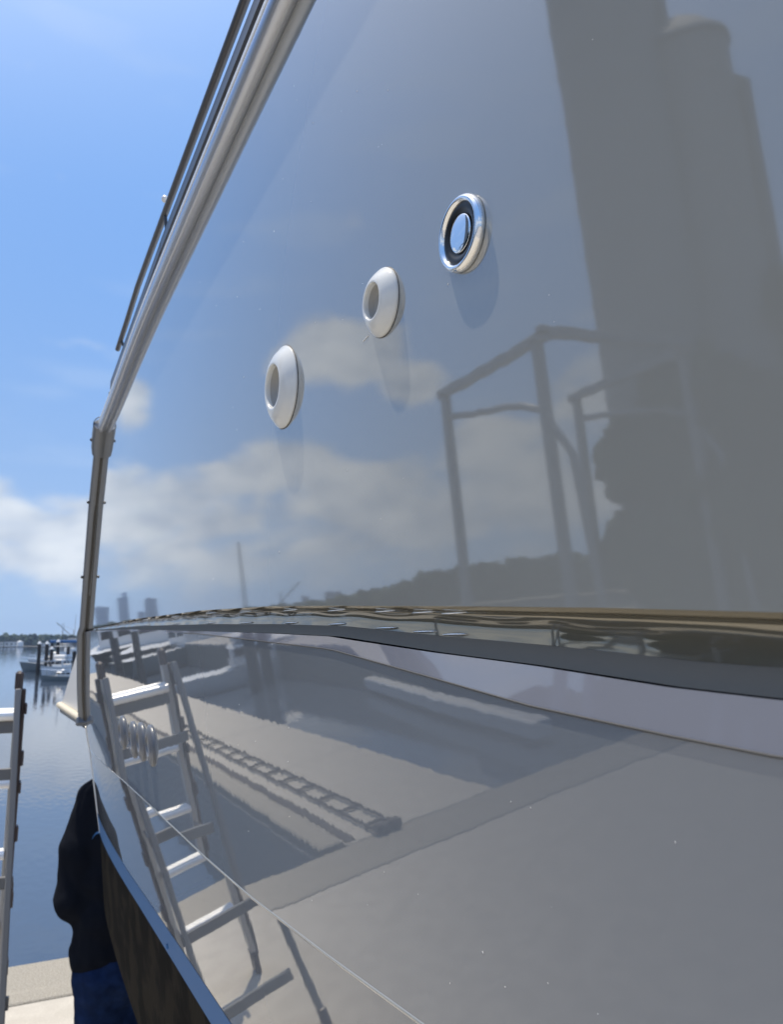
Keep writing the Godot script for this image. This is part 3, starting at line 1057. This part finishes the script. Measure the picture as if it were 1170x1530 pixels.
# ---------------------------------------------------------------- what lies across the water
func leaf_mass(count: int, f: Callable, size: float, sd: int) -> MultiMesh:
	rng.seed = sd
	var b := Mb.new()
	for k in 7:
		var d := Vector3(rng.randf_range(-1, 1), rng.randf_range(-1, 1), rng.randf_range(-1, 1)).normalized()
		var x := d.cross(Vector3(0.3, 1, 0.2)).normalized()
		var y := d.cross(x)
		var c := d * 0.45
		b.face([c - x * 0.5, c + y * 0.42, c + x * 0.5, c - y * 0.42], d)
	var mm := MultiMesh.new()
	mm.transform_format = MultiMesh.TRANSFORM_3D
	mm.use_colors = true
	mm.mesh = b.mesh()
	mm.instance_count = count
	for k in count:
		var p: Vector3 = f.call()
		var sc := size * rng.randf_range(0.6, 1.4)
		mm.set_instance_transform(k, Transform3D(Basis.from_euler(Vector3(rng.randf() * 6.0, rng.randf() * 6.0, rng.randf() * 6.0)).scaled(Vector3.ONE * sc), p))
		var sh := rng.randf_range(0.6, 1.25)
		mm.set_instance_color(k, Color(0.045 * sh, 0.066 * sh, 0.03 * sh))
	return mm

func multi(called: String, mm: MultiMesh, m: Material, parent: Node = self) -> MultiMeshInstance3D:
	var o := MultiMeshInstance3D.new()
	o.name = numbered(called) if parent == self else called
	o.multimesh = mm
	o.material_override = m
	parent.add_child(o, true)
	return o

func tree(at: Vector3, h: float, w: float, sd: int, label: String, lump_count := 16, leaves := 2600) -> void:
	var t := thing("tree", label, "tree", at, 0.0, "trees behind the far bank")
	var b := Mb.new()
	b.tube([Vector3.ZERO, Vector3(0.1, h * 0.3, 0.05), Vector3(0.0, h * 0.75, 0.0)], [0.28, 0.2, 0.06], 8)
	for k in 6:
		var a := k * 1.1
		var y := h * (0.28 + 0.07 * k)
		b.tube([Vector3(0.05, y, 0.0), Vector3(cos(a) * w * 0.25, y + h * 0.12, sin(a) * w * 0.25), Vector3(cos(a) * w * 0.42, y + h * 0.2, sin(a) * w * 0.42)], [0.12, 0.08, 0.03], 6)
	obj("trunk", b.mesh(), M.bark, t)
	rng.seed = sd
	var lumps := []
	for k in lump_count:
		var a := rng.randf() * TAU
		var e := rng.randf() if lump_count < 20 else float(k) / lump_count
		if lump_count > 20:
			lumps.append([Vector3(cos(a) * w * 0.2, h * (0.06 + 0.88 * e), sin(a) * w * 0.2), rng.randf_range(0.24, 0.36) * w])
			continue
		lumps.append([Vector3(cos(a) * w * 0.33 * (1.0 - e * 0.5), h * ((0.3 if lump_count < 20 else 0.1) + (0.62 if lump_count < 20 else 0.86) * e), sin(a) * w * 0.33 * (1.0 - e * 0.5)), rng.randf_range(0.13, 0.22) * w])
	var f := func() -> Vector3:
		var l = lumps[rng.randi() % lump_count]
		var d := Vector3(rng.randfn(), rng.randfn() * 0.8, rng.randfn()).normalized()
		return l[0] + d * l[1] * pow(rng.randf(), 0.4)
	stuff(multi("crown", leaf_mass(leaves, f, 0.5, sd), M.foliage, t))

func motor_boat(at: Vector3, turn: float, length: float, label: String, look: int, topped := true, group := "boats moored across the basin") -> void:
	var t := thing("moored_boat", label, "boat", at, turn, group)
	var w := length * 0.155
	var hm: Material = [M.white, M.hull_grey, M.red][look]
	var b := Mb.new()
	b.grid(24, 12, func(u: float, v: float) -> Vector3:
		var x := (u - 0.5) * length
		var taper := 1.0 - pow(clampf((u - 0.45) / 0.55, 0.0, 1.0), 2.2)
		var fl := sin(v * PI - PI * 0.5)
		var shv := absf(fl)
		var depth := length * 0.1 * (1.0 + 0.45 * u * u)
		var ww := w * taper * pow(shv, 0.35)
		return Vector3(signf(fl) * ww, lerpf(-0.3, depth, pow(shv, 1.3)), -x - 0.1 * length * pow(u, 3.0) * shv * 0.8))
	obj("hull", b.mesh(), hm, t)
	b = Mb.new()
	b.grid(16, 1, func(u: float, v: float) -> Vector3:
		var taper := 1.0 - pow(clampf((u - 0.45) / 0.55, 0.0, 1.0), 2.2)
		return Vector3((v * 2.0 - 1.0) * w * taper, length * 0.1 * (1.0 + 0.45 * u * u) - 0.03, -(u - 0.5) * length - 0.08 * length * pow(u, 3.0)))
	obj("deck", b.mesh(), M.white, t)
	var h := length * 0.1
	var cab := obj("cabin", boxm(Vector3(w * 1.35, h * 1.3, length * 0.36), 0.1), M.white, t)
	cab.position = Vector3(0, h * 1.65, -length * 0.02)
	var fly := obj("flybridge", boxm(Vector3(w * 1.2, h * 0.55, length * 0.22), 0.1), M.white, t)
	fly.position = Vector3(0, h * 2.6, length * 0.02)
	for sd in [-1.0, 1.0]:
		for k in 3:
			var p := obj("window", boxm(Vector3(0.02, h * 0.42, length * 0.085), 0.004), M.dark_glass, t)
			p.position = Vector3(sd * (w * 0.675 + 0.011), h * 1.85, -length * (0.13 - 0.11 * k) - length * 0.0)
	for k in 2:
		var p := obj("windscreen", boxm(Vector3(w * 0.58, h * 0.5, 0.02), 0.004), M.dark_glass, t)
		p.position = Vector3((k - 0.5) * w * 0.64, h * 1.85, -length * 0.2 - 0.012)
		var p2 := obj("stern_window", boxm(Vector3(w * 0.5, h * 0.5, 0.02), 0.004), M.dark_glass, t)
		p2.position = Vector3((k - 0.5) * w * 0.64, h * 1.85, length * 0.16 + 0.012)
	if topped:
		boat_top(t, w, h, length)
	b = Mb.new()
	for sd in [-1.0, 1.0]:
		var path := []
		for k in 9:
			var u := 0.5 + 0.5 * k / 8.0
			var taper := 1.0 - pow(clampf((u - 0.45) / 0.55, 0.0, 1.0), 2.2)
			path.append(Vector3(sd * w * taper * 0.95, h * (1.0 + 0.45 * u * u) + 0.5, -(u - 0.5) * length - 0.08 * length * pow(u, 3.0)))
		b.tube(path, [0.02], 6)
		for k in [0, 2, 4, 6]:
			b.tube([path[k] - Vector3(0, 0.5, 0), path[k]], [0.015], 6)
	obj("bow_rail", b.mesh(), M.chrome, t)

func boat_top(t: Node3D, w: float, h: float, length: float) -> void:
	var b := Mb.new()
	for sd in [-1.0, 1.0]:
		b.tube([Vector3(sd * w * 0.5, h * 2.8, length * 0.1), Vector3(sd * w * 0.5, h * 4.0, length * 0.08)], [0.03], 6)
	b.box(Transform3D(Basis(), Vector3(0, h * 4.05, length * 0.04)), Vector3(w * 1.25, 0.06, length * 0.17), 0.02)
	obj("hard_top", b.mesh(), M.white, t)
	b = Mb.new()
	b.tube([Vector3(0.1, h * 4.05, 0), Vector3(0.25, h * 4.05 + length * 0.32, 0.1)], [0.025, 0.012], 6)
	obj("aerial", b.mesh(), M.rubber, t)

func piling(at: Vector3, top: float, label: String, capped: bool) -> void:
	var t := thing("piling", label, "piling", at, 0.0, "timber pilings in the water")
	var b := Mb.new()
	b.tube([Vector3(0, -0.8, 0), Vector3(0.02, top * 0.5, 0), Vector3(0, top, 0)], [0.19, 0.175, 0.165], 14)
	obj("post", b.mesh(), M.timber, t)
	if capped:
		b = Mb.new()
		b.lathe(Transform3D(Basis(Vector3.RIGHT, Vector3.FORWARD, Vector3.UP), Vector3(0, top, 0)), [Vector2(0.2, -0.06), Vector2(0.2, 0.0), Vector2(0.02, 0.24), Vector2(0, 0.25)], 14)
		obj("cap", b.mesh(), M.white, t)

func tower(az: float, dist: float, w: float, h: float, d: float, label: String, m: Material, steps := false) -> void:
	var t := thing("tower_block", label, "building", polar(az, dist, -0.5), deg_to_rad(az), "towers on the skyline")
	var body := obj("wall", boxm(Vector3(w, h, d), 0.2, Vector3(0, h * 0.5, 0)), m, t)
	if steps:
		obj("roof_block", boxm(Vector3(w * 0.55, h * 0.14, d * 0.6), 0.1, Vector3(-w * 0.1, h * 1.07, 0)), m, t)
	else:
		obj("plant_room", boxm(Vector3(w * 0.35, h * 0.05, d * 0.4), 0.1, Vector3(w * 0.15, h * 1.025, 0)), m, t)
	var rows := int(h / 4.0)
	var cols := int(w / 6.0)
	var pane := boxm(Vector3(w / cols * 0.7, 2.0, 0.15), 0.0)
	for r in rows:
		var st := Mb.new()
		for c in cols:
			st.box(Transform3D(Basis(), Vector3((c + 0.5 - cols * 0.5) * w / cols, 2.5 + r * 4.0, d * 0.5 + 0.05)), Vector3(w / cols * 0.7, 2.0, 0.15))
		obj("window_row", st.mesh(), M.shed_roof, body)
	if rows < 0:
		print(pane)

func mast(called: String, at: Vector3, h: float, w: float, label: String, category: String, jib := 0.0, jib_turn := 0.0, boom := 0.6) -> void:
	var t := thing(called, label, category, at)
	var b := Mb.new()
	for c in [[-1, -1], [1, -1], [1, 1], [-1, 1]]:
		b.tube([Vector3(c[0] * w, 0, c[1] * w), Vector3(c[0] * w * 0.5, h, c[1] * w * 0.5)], [w * 0.16, w * 0.1], 5)
	var n := int(h / (w * 2.2))
	for k in n:
		var u := float(k) / n
		var u2 := float(k + 1) / n
		var a := w * lerpf(1.0, 0.5, u)
		var c2 := w * lerpf(1.0, 0.5, u2)
		b.beam(Vector3(-a, u * h, a), Vector3(c2, u2 * h, c2), w * 0.12, w * 0.12)
		b.beam(Vector3(a, u * h, -a), Vector3(-c2, u2 * h, -c2), w * 0.12, w * 0.12)
		b.beam(Vector3(a, u * h, a), Vector3(c2, u2 * h, -c2), w * 0.12, w * 0.12)
	obj("tower", b.mesh(), M.rust, t)
	if jib > 0.0:
		b = Mb.new()
		var e := Vector3(cos(jib_turn), 0, sin(jib_turn)) * jib
		b.beam(Vector3(0, h * boom, 0), Vector3(0, h * boom, 0) + e + Vector3(0, jib * 0.9, 0), w * 0.8, w * 0.8)
		obj("jib", b.mesh(), M.rust, t)
		b = Mb.new()
		b.tube([Vector3(0, h, 0), Vector3(0, h * boom, 0) + e + Vector3(0, jib * 0.9, 0)], [w * 0.08], 4)
		obj("stay", b.mesh(), M.rust, t)

func build_lift() -> void:
	# travel lift on the far bank: four legs on wheels, long top beams, a cross-beam at one end, slings
	var t := thing("travel_lift", "tall open frame boat lift on wheels standing on the far bank", "boat lift")
	var H := 6.85
	for q in [-9.5, -13.6]:
		for s in [11.75, 15.5]:
			var b := Mb.new()
			b.beam(V(s, 0.9, q), V(s + (0.06 if s < 13.0 else -0.05), H, q), 0.2, 0.21, 0.02, Vector3(0, 0, 1))
			var leg := obj("leg", b.mesh(), M.lift, t)
			for k in [-0.42, 0.42]:
				b = Mb.new()
				b.lathe(Transform3D(Basis(Vector3.FORWARD, Vector3.UP, Vector3.RIGHT), V(s + k, 0.45, q - 0.15)), [Vector2(0.2, 0.0), Vector2(0.42, 0.0), Vector2(0.45, 0.05), Vector2(0.45, 0.25), Vector2(0.42, 0.3), Vector2(0.2, 0.3)], 24)
				obj("wheel", b.mesh(), M.tyre, leg)
			b = Mb.new()
			b.box(Transform3D(Basis(), V(s, 0.75, q)), Vector3(0.42, 0.4, 1.5), 0.03)
			obj("bogie", b.mesh(), M.lift, leg)
		var b2 := Mb.new()
		b2.beam(V(11.5, H, q), V(15.7, H, q), 0.2, 0.22, 0.02)
		obj("top_beam", b2.mesh(), M.lift, t)
		b2 = Mb.new()
		b2.tube([V(15.5, H - 0.6, q), V(12.6, H - 1.1, q), V(12.0, H - 1.4, q - 0.1), V(11.4, H - 2.4, q - 0.2), V(11.2, 1.0, q - 0.3)], [0.08], 10)
		obj("brace", b2.mesh(), M.lift, t)
	var b3 := Mb.new()
	b3.beam(V(11.6, H + 0.1, -9.4), V(11.6, H + 0.1, -13.7), 0.2, 0.22, 0.02)
	obj("cross_beam", b3.mesh(), M.lift, t)

func silo(at: Vector3, rad: float, h: float, label: String) -> void:
	var t := thing("silo", label, "silo", at)
	var b := Mb.new()
	var prof := [Vector2(rad, 0)]
	for k in int(h / 1.4):
		prof.append(Vector2(rad, k * 1.4 + 1.3))
		prof.append(Vector2(rad + 0.035, k * 1.4 + 1.34))
		prof.append(Vector2(rad, k * 1.4 + 1.4))
	prof.append(Vector2(rad, h))
	b.lathe(Transform3D(Basis(Vector3.RIGHT, Vector3.FORWARD, Vector3.UP), Vector3.ZERO), prof, 40)
	obj("shell", b.mesh(), M.silo, t)
	b = Mb.new()
	b.lathe(Transform3D(Basis(Vector3.RIGHT, Vector3.FORWARD, Vector3.UP), Vector3(0, h, 0)), [Vector2(rad + 0.08, 0), Vector2(rad + 0.08, 0.15), Vector2(rad * 0.5, 0.9), Vector2(0.15, 1.2), Vector2(0, 1.2)], 32)
	obj("roof", b.mesh(), M.silo, t)
	b = Mb.new()
	b.box(Transform3D(Basis(), Vector3(-rad - 0.35, h * 0.5, 0.3)), Vector3(0.6, h * 0.92, 0.7), 0.03)
	obj("ladder_cage", b.mesh(), M.shed_roof, t)

func build_far() -> void:
	build_lift()
	silo(polar(46.8, 22.0, 0.0), 1.45, 21.5, "tall pale concrete silo beyond the far bank, the taller of two")
	silo(polar(52.1, 22.6, 0.0), 1.15, 16.6, "shorter pale concrete silo standing against the tall one")
	# shed behind it, and more trees
	var t := thing("boat_shed", "long low grey boat shed beyond the far bank", "building", polar(67.0, 40.0, 0.0), deg_to_rad(67.0))
	obj("wall", boxm(Vector3(20, 8.0, 10), 0.05, Vector3(0, 4.0, 0)), M.shed, t)
	var roof := Mb.new()
	roof.face([Vector3(-10.3, 8.0, 5.3), Vector3(10.3, 8.0, 5.3), Vector3(10.3, 10.0, 0), Vector3(-10.3, 10.0, 0)])
	roof.face([Vector3(-10.3, 8.0, -5.3), Vector3(10.3, 8.0, -5.3), Vector3(10.3, 10.0, 0), Vector3(-10.3, 10.0, 0)])
	obj("roof", roof.mesh(), M.shed_roof, t)
	for k in 3:
		var o := obj("door", boxm(Vector3(5.5, 6.4, 0.1), 0.02), M.shed_roof, t)
		o.position = Vector3(-6.4 + 6.4 * k, 3.2, 5.06)
	var spots := [[52.5, 26.0, 11.5, 7.0, "tall leafy tree right behind the silos"], [58.0, 24.0, 9.5, 8.0, "round tree in front of the boat shed"], [68.0, 22.0, 10.0, 8.0, "broad tree at the end of the boat shed"], [47.3, 20.3, 6.4, 4.6, "low bushy tree in front of the tall silo"], [50.8, 19.6, 6.8, 5.0, "low bushy tree in front of the shorter silo"]]
	var n := 0
	for p in spots:
		n += 1
		tree(polar(p[0], p[1], 0.0), p[2], p[3], 100 + n, p[4])
	# wooded shore: far to the north, nearer to the left
	rng.seed = 61
	var f := func() -> Vector3:
		var az := rng.randf_range(-40.0, 24.0)
		var r := rng.randf_range(700.0, 760.0)
		var top := 7.5 + 2.2 * soft.get_noise_1d(az * 12.0) + 1.5 * soft.get_noise_1d(az * 60.0)
		return polar(az, r, WATER + top * pow(rng.randf(), 0.7))
	stuff(tag(multi("far_wood", leaf_mass(9000, f, 3.6, 62), M.foliage), "low dark wooded shore on the horizon", "wood"))
	var f2 := func() -> Vector3:
		var az := rng.randf_range(20.0, 80.0)
		var r := rng.randf_range(190.0, 230.0)
		var grow := smoothstep(20.0, 34.0, az)
		var top := 3.0 + 6.0 * grow + 2.6 * soft.get_noise_1d(az * 14.0) + 1.6 * soft.get_noise_1d(az * 70.0)
		return polar(az, r, WATER + maxf(1.0, top) * pow(rng.randf(), 0.7))
	stuff(tag(multi("near_wood", leaf_mass(12000, f2, 1.6, 63), M.foliage), "wooded shore left of the boat", "wood"))
	var land := Mb.new()
	land.face([polar(-40.0, 690.0, WATER + 0.4), polar(24.0, 690.0, WATER + 0.4), polar(24.0, 1900.0, WATER + 0.4), polar(-40.0, 1900.0, WATER + 0.4)], Vector3.UP)
	land.face([polar(19.0, 185.0, WATER + 0.4), polar(82.0, 185.0, WATER + 0.4), polar(82.0, 1900.0, WATER + 0.38), polar(19.0, 1900.0, WATER + 0.38)], Vector3.UP)
	struct("far_shore", land.mesh(), M.soil)
	# low pale buildings on the far shore
	var sheds := [[0.45, 640.0, 9.0, 3.2, "long pale low building at the water's edge, far left"], [-0.6, 645.0, 13.0, 3.4, "pale low building with a dark base on the far shore"], [-2.6, 640.0, 8.0, 2.4, "small pale hut low on the far shore"]]
	for p in sheds:
		var s := thing("shore_building", p[4], "building", polar(p[0], p[1], WATER + 0.2), deg_to_rad(p[0]), "buildings on the far shore")
		obj("wall", boxm(Vector3(p[2], p[3], 6.0), 0.05, Vector3(0, p[3] * 0.5, 0)), M.white, s)
		obj("roof", boxm(Vector3(p[2] + 0.6, 0.5, 6.6), 0.05, Vector3(0, p[3] + 0.26, 0)), M.shed_roof, s)
		for k in 4:
			var o := obj("window", boxm(Vector3(p[2] * 0.12, 1.0, 0.1), 0.0), M.dark_glass, s)
			o.position = Vector3((k - 1.5) * p[2] * 0.24, p[3] * 0.55, 3.06)
	var tank := Mb.new()
	tank.lathe(Transform3D(Basis(Vector3.RIGHT, Vector3.FORWARD, Vector3.UP), Vector3.ZERO), [Vector2(1.9, 0), Vector2(1.9, 3.0), Vector2(1.5, 3.9), Vector2(0.8, 4.3), Vector2(0, 4.4)], 20)
	var tk := obj("storage_tank", tank.mesh(), M.white)
	tk.position = polar(-0.95, 600.0, WATER)
	tag(tk, "small round white tank on the far shore", "tank")
	# skyline towers that the upper side mirrors
	tower(6.15, 1500.0, 24.0, 46.0, 24.0, "low broad tower at the left end of the skyline", M.tower_b)
	tower(7.55, 1500.0, 17.0, 60.0, 20.0, "slim dark tower with a stepped crown on the skyline", M.tower_a, true)
	tower(9.4, 1500.0, 21.0, 53.0, 22.0, "square grey tower block right of the slim tower", M.tower_b)
	tower(8.7, 1480.0, 12.0, 30.0, 18.0, "low block between the slim and the square tower", M.tower_a)
	tower(20.2, 900.0, 9.0, 17.0, 12.0, "small block above the trees left of the skyline", M.tower_a)
	tower(22.3, 900.0, 20.0, 19.0, 12.0, "wide low block above the trees", M.tower_b)
	mast("radio_mast", polar(15.85, 330.0, WATER), 34.0, 0.7, "tall thin lattice mast by the far shore", "mast")
	mast("harbour_crane", polar(18.4, 700.0, WATER), 20.0, 1.1, "harbour crane with a raised jib on the far shore", "crane", 18.0, PI * 0.8, 0.55)
	mast("dockside_crane", polar(-4.2, 420.0, WATER), 9.5, 0.35, "small dockside crane with a raised jib beside the blue roof", "crane", 8.0, PI, 0.6)
	# moorings ahead, past the end of the hull
	motor_boat(polar(-3.5, 95.0, WATER), deg_to_rad(70.0), 7.5, "grey fishing boat lying bow-on behind three capped pilings", 1)
	motor_boat(polar(-3.6, 84.0, WATER), deg_to_rad(150.0), 7.0, "white cabin boat tucked in beside the pilings", 0)
	motor_boat(polar(-3.85, 72.0, WATER), deg_to_rad(75.0), 3.4, "small open boat lowest in the mooring with a pale cabin", 1)
	motor_boat(polar(-4.3, 100.0, WATER), deg_to_rad(110.0), 9.0, "white boat partly hidden by the edge trim", 0)
	var ps := [[-2.15, 86.0, 3.1], [-2.62, 84.0, 3.1], [-2.92, 83.0, 2.6], [-3.3, 90.0, 3.3], [-3.95, 88.0, 2.9], [-4.35, 80.0, 2.4]]
	var names := ["leftmost of the capped pilings in the mooring", "second capped piling in the mooring", "short piling right of the capped pair", "capped piling in front of the white boat", "piling under the blue roof", "piling nearest the edge trim"]
	for k in ps.size():
		piling(polar(ps[k][0], ps[k][1], WATER), ps[k][2], names[k], k < 4)
	var bs := thing("boathouse", "open boathouse with a blue roof over the moorings", "building", polar(-3.9, 110.0, WATER), deg_to_rad(-3.9))
	obj("roof", boxm(Vector3(4.2, 0.35, 5.0), 0.05, Vector3(0, 3.35, 0)), M.blue_roof, bs)
	obj("wall", boxm(Vector3(2.9, 1.2, 0.2), 0.02, Vector3(0.4, 2.55, -2.2)), M.white, bs)
	for c in [[-1.9, -2.2], [1.9, -2.2], [-1.9, 2.2], [1.9, 2.2]]:
		obj("post", boxm(Vector3(0.2, 3.9, 0.2), 0.02, Vector3(c[0], 1.23, c[1])), M.timber, bs)
	# boats and pilings that the lower side mirrors
	motor_boat(polar(6.4, 64.0, WATER), deg_to_rad(6.0), 12.0, "white motor yacht lying stern-on across the channel", 0, false)
	motor_boat(polar(9.6, 52.0, WATER), deg_to_rad(20.0), 13.0, "large white motor yacht left of the channel", 0, false)
	motor_boat(polar(12.0, 46.0, WATER), deg_to_rad(75.0), 10.0, "grey-hulled cabin boat beside the large white yacht", 1, false)
	motor_boat(polar(15.2, 29.0, WATER), deg_to_rad(100.0), 6.5, "white cabin boat alone in the basin", 0, false)
	for p in [[6.0, 40.0, 2.4, "piling at the right of the channel"], [7.3, 34.0, 2.6, "piling at the left of the channel"], [14.6, 26.0, 3.4, "tall piling in the basin"], [15.6, 27.0, 3.2, "second tall piling in the basin"]]:
		piling(polar(p[0], p[1], WATER), p[2], p[3], false)

func _ready() -> void:
	# camera
	var cam := Camera3D.new()
	cam.name = "camera"
	var lens := CameraAttributesPhysical.new()      # a telephone's small lens, focused on the fittings
	lens.frustum_focal_length = 35.0
	lens.exposure_aperture = 20.0
	lens.frustum_focus_distance = 0.62
	cam.attributes = lens
	cam.fov = 67.27
	cam.near = 0.02
	cam.far = 5000.0
	cam.position = Vector3(-0.25, 2.0, 0.0)
	cam.rotation = Vector3(deg_to_rad(9.624), deg_to_rad(-26.439), 0.0)
	add_child(cam)
	cam.current = true
	cam.fov = 67.27
	cam.near = 0.02
	cam.far = 5000.0
	# sky
	var env := Environment.new()
	env.background_mode = Environment.BG_SKY
	var sky := Sky.new()
	var sm := PanoramaSkyMaterial.new()
	sm.panorama = sky_image()
	sky.sky_material = sm
	env.sky = sky
	env.tonemap_mode = Environment.TONE_MAPPER_LINEAR
	env.tonemap_exposure = 1.0
	env.sdfgi_enabled = true
	env.ssao_enabled = true
	env.ssil_enabled = true
	env.fog_enabled = true
	env.fog_density = 0.00024
	env.fog_light_color = Color(0.72, 0.82, 0.95)
	var we := WorldEnvironment.new()
	we.name = "world_environment"
	we.environment = env
	add_child(we)
	# sun: high, ahead and only just on this side of the hull
	var sun := DirectionalLight3D.new()
	sun.name = "sun"
	sun.light_energy = 1.6
	sun.light_color = Color(1.0, 0.955, 0.875)
	sun.light_angular_distance = 0.5
	sun.shadow_enabled = true
	add_child(sun)
	sun.look_at_from_position(V(0.24, 0.955, -0.195) * 50.0, Vector3.ZERO, Vector3.FORWARD)

	rng.seed = 3
	wave.seed = 4
	wave.frequency = 1.0
	wave.fractal_octaves = 2
	soft.seed = 11
	soft.frequency = 1.0
	soft.fractal_octaves = 3
	materials()
	build_ground()
	build_far()
	build_boat()
	build_supports()
	build_ladder()
	build_lattice()
	build_pontoon()
	build_person()
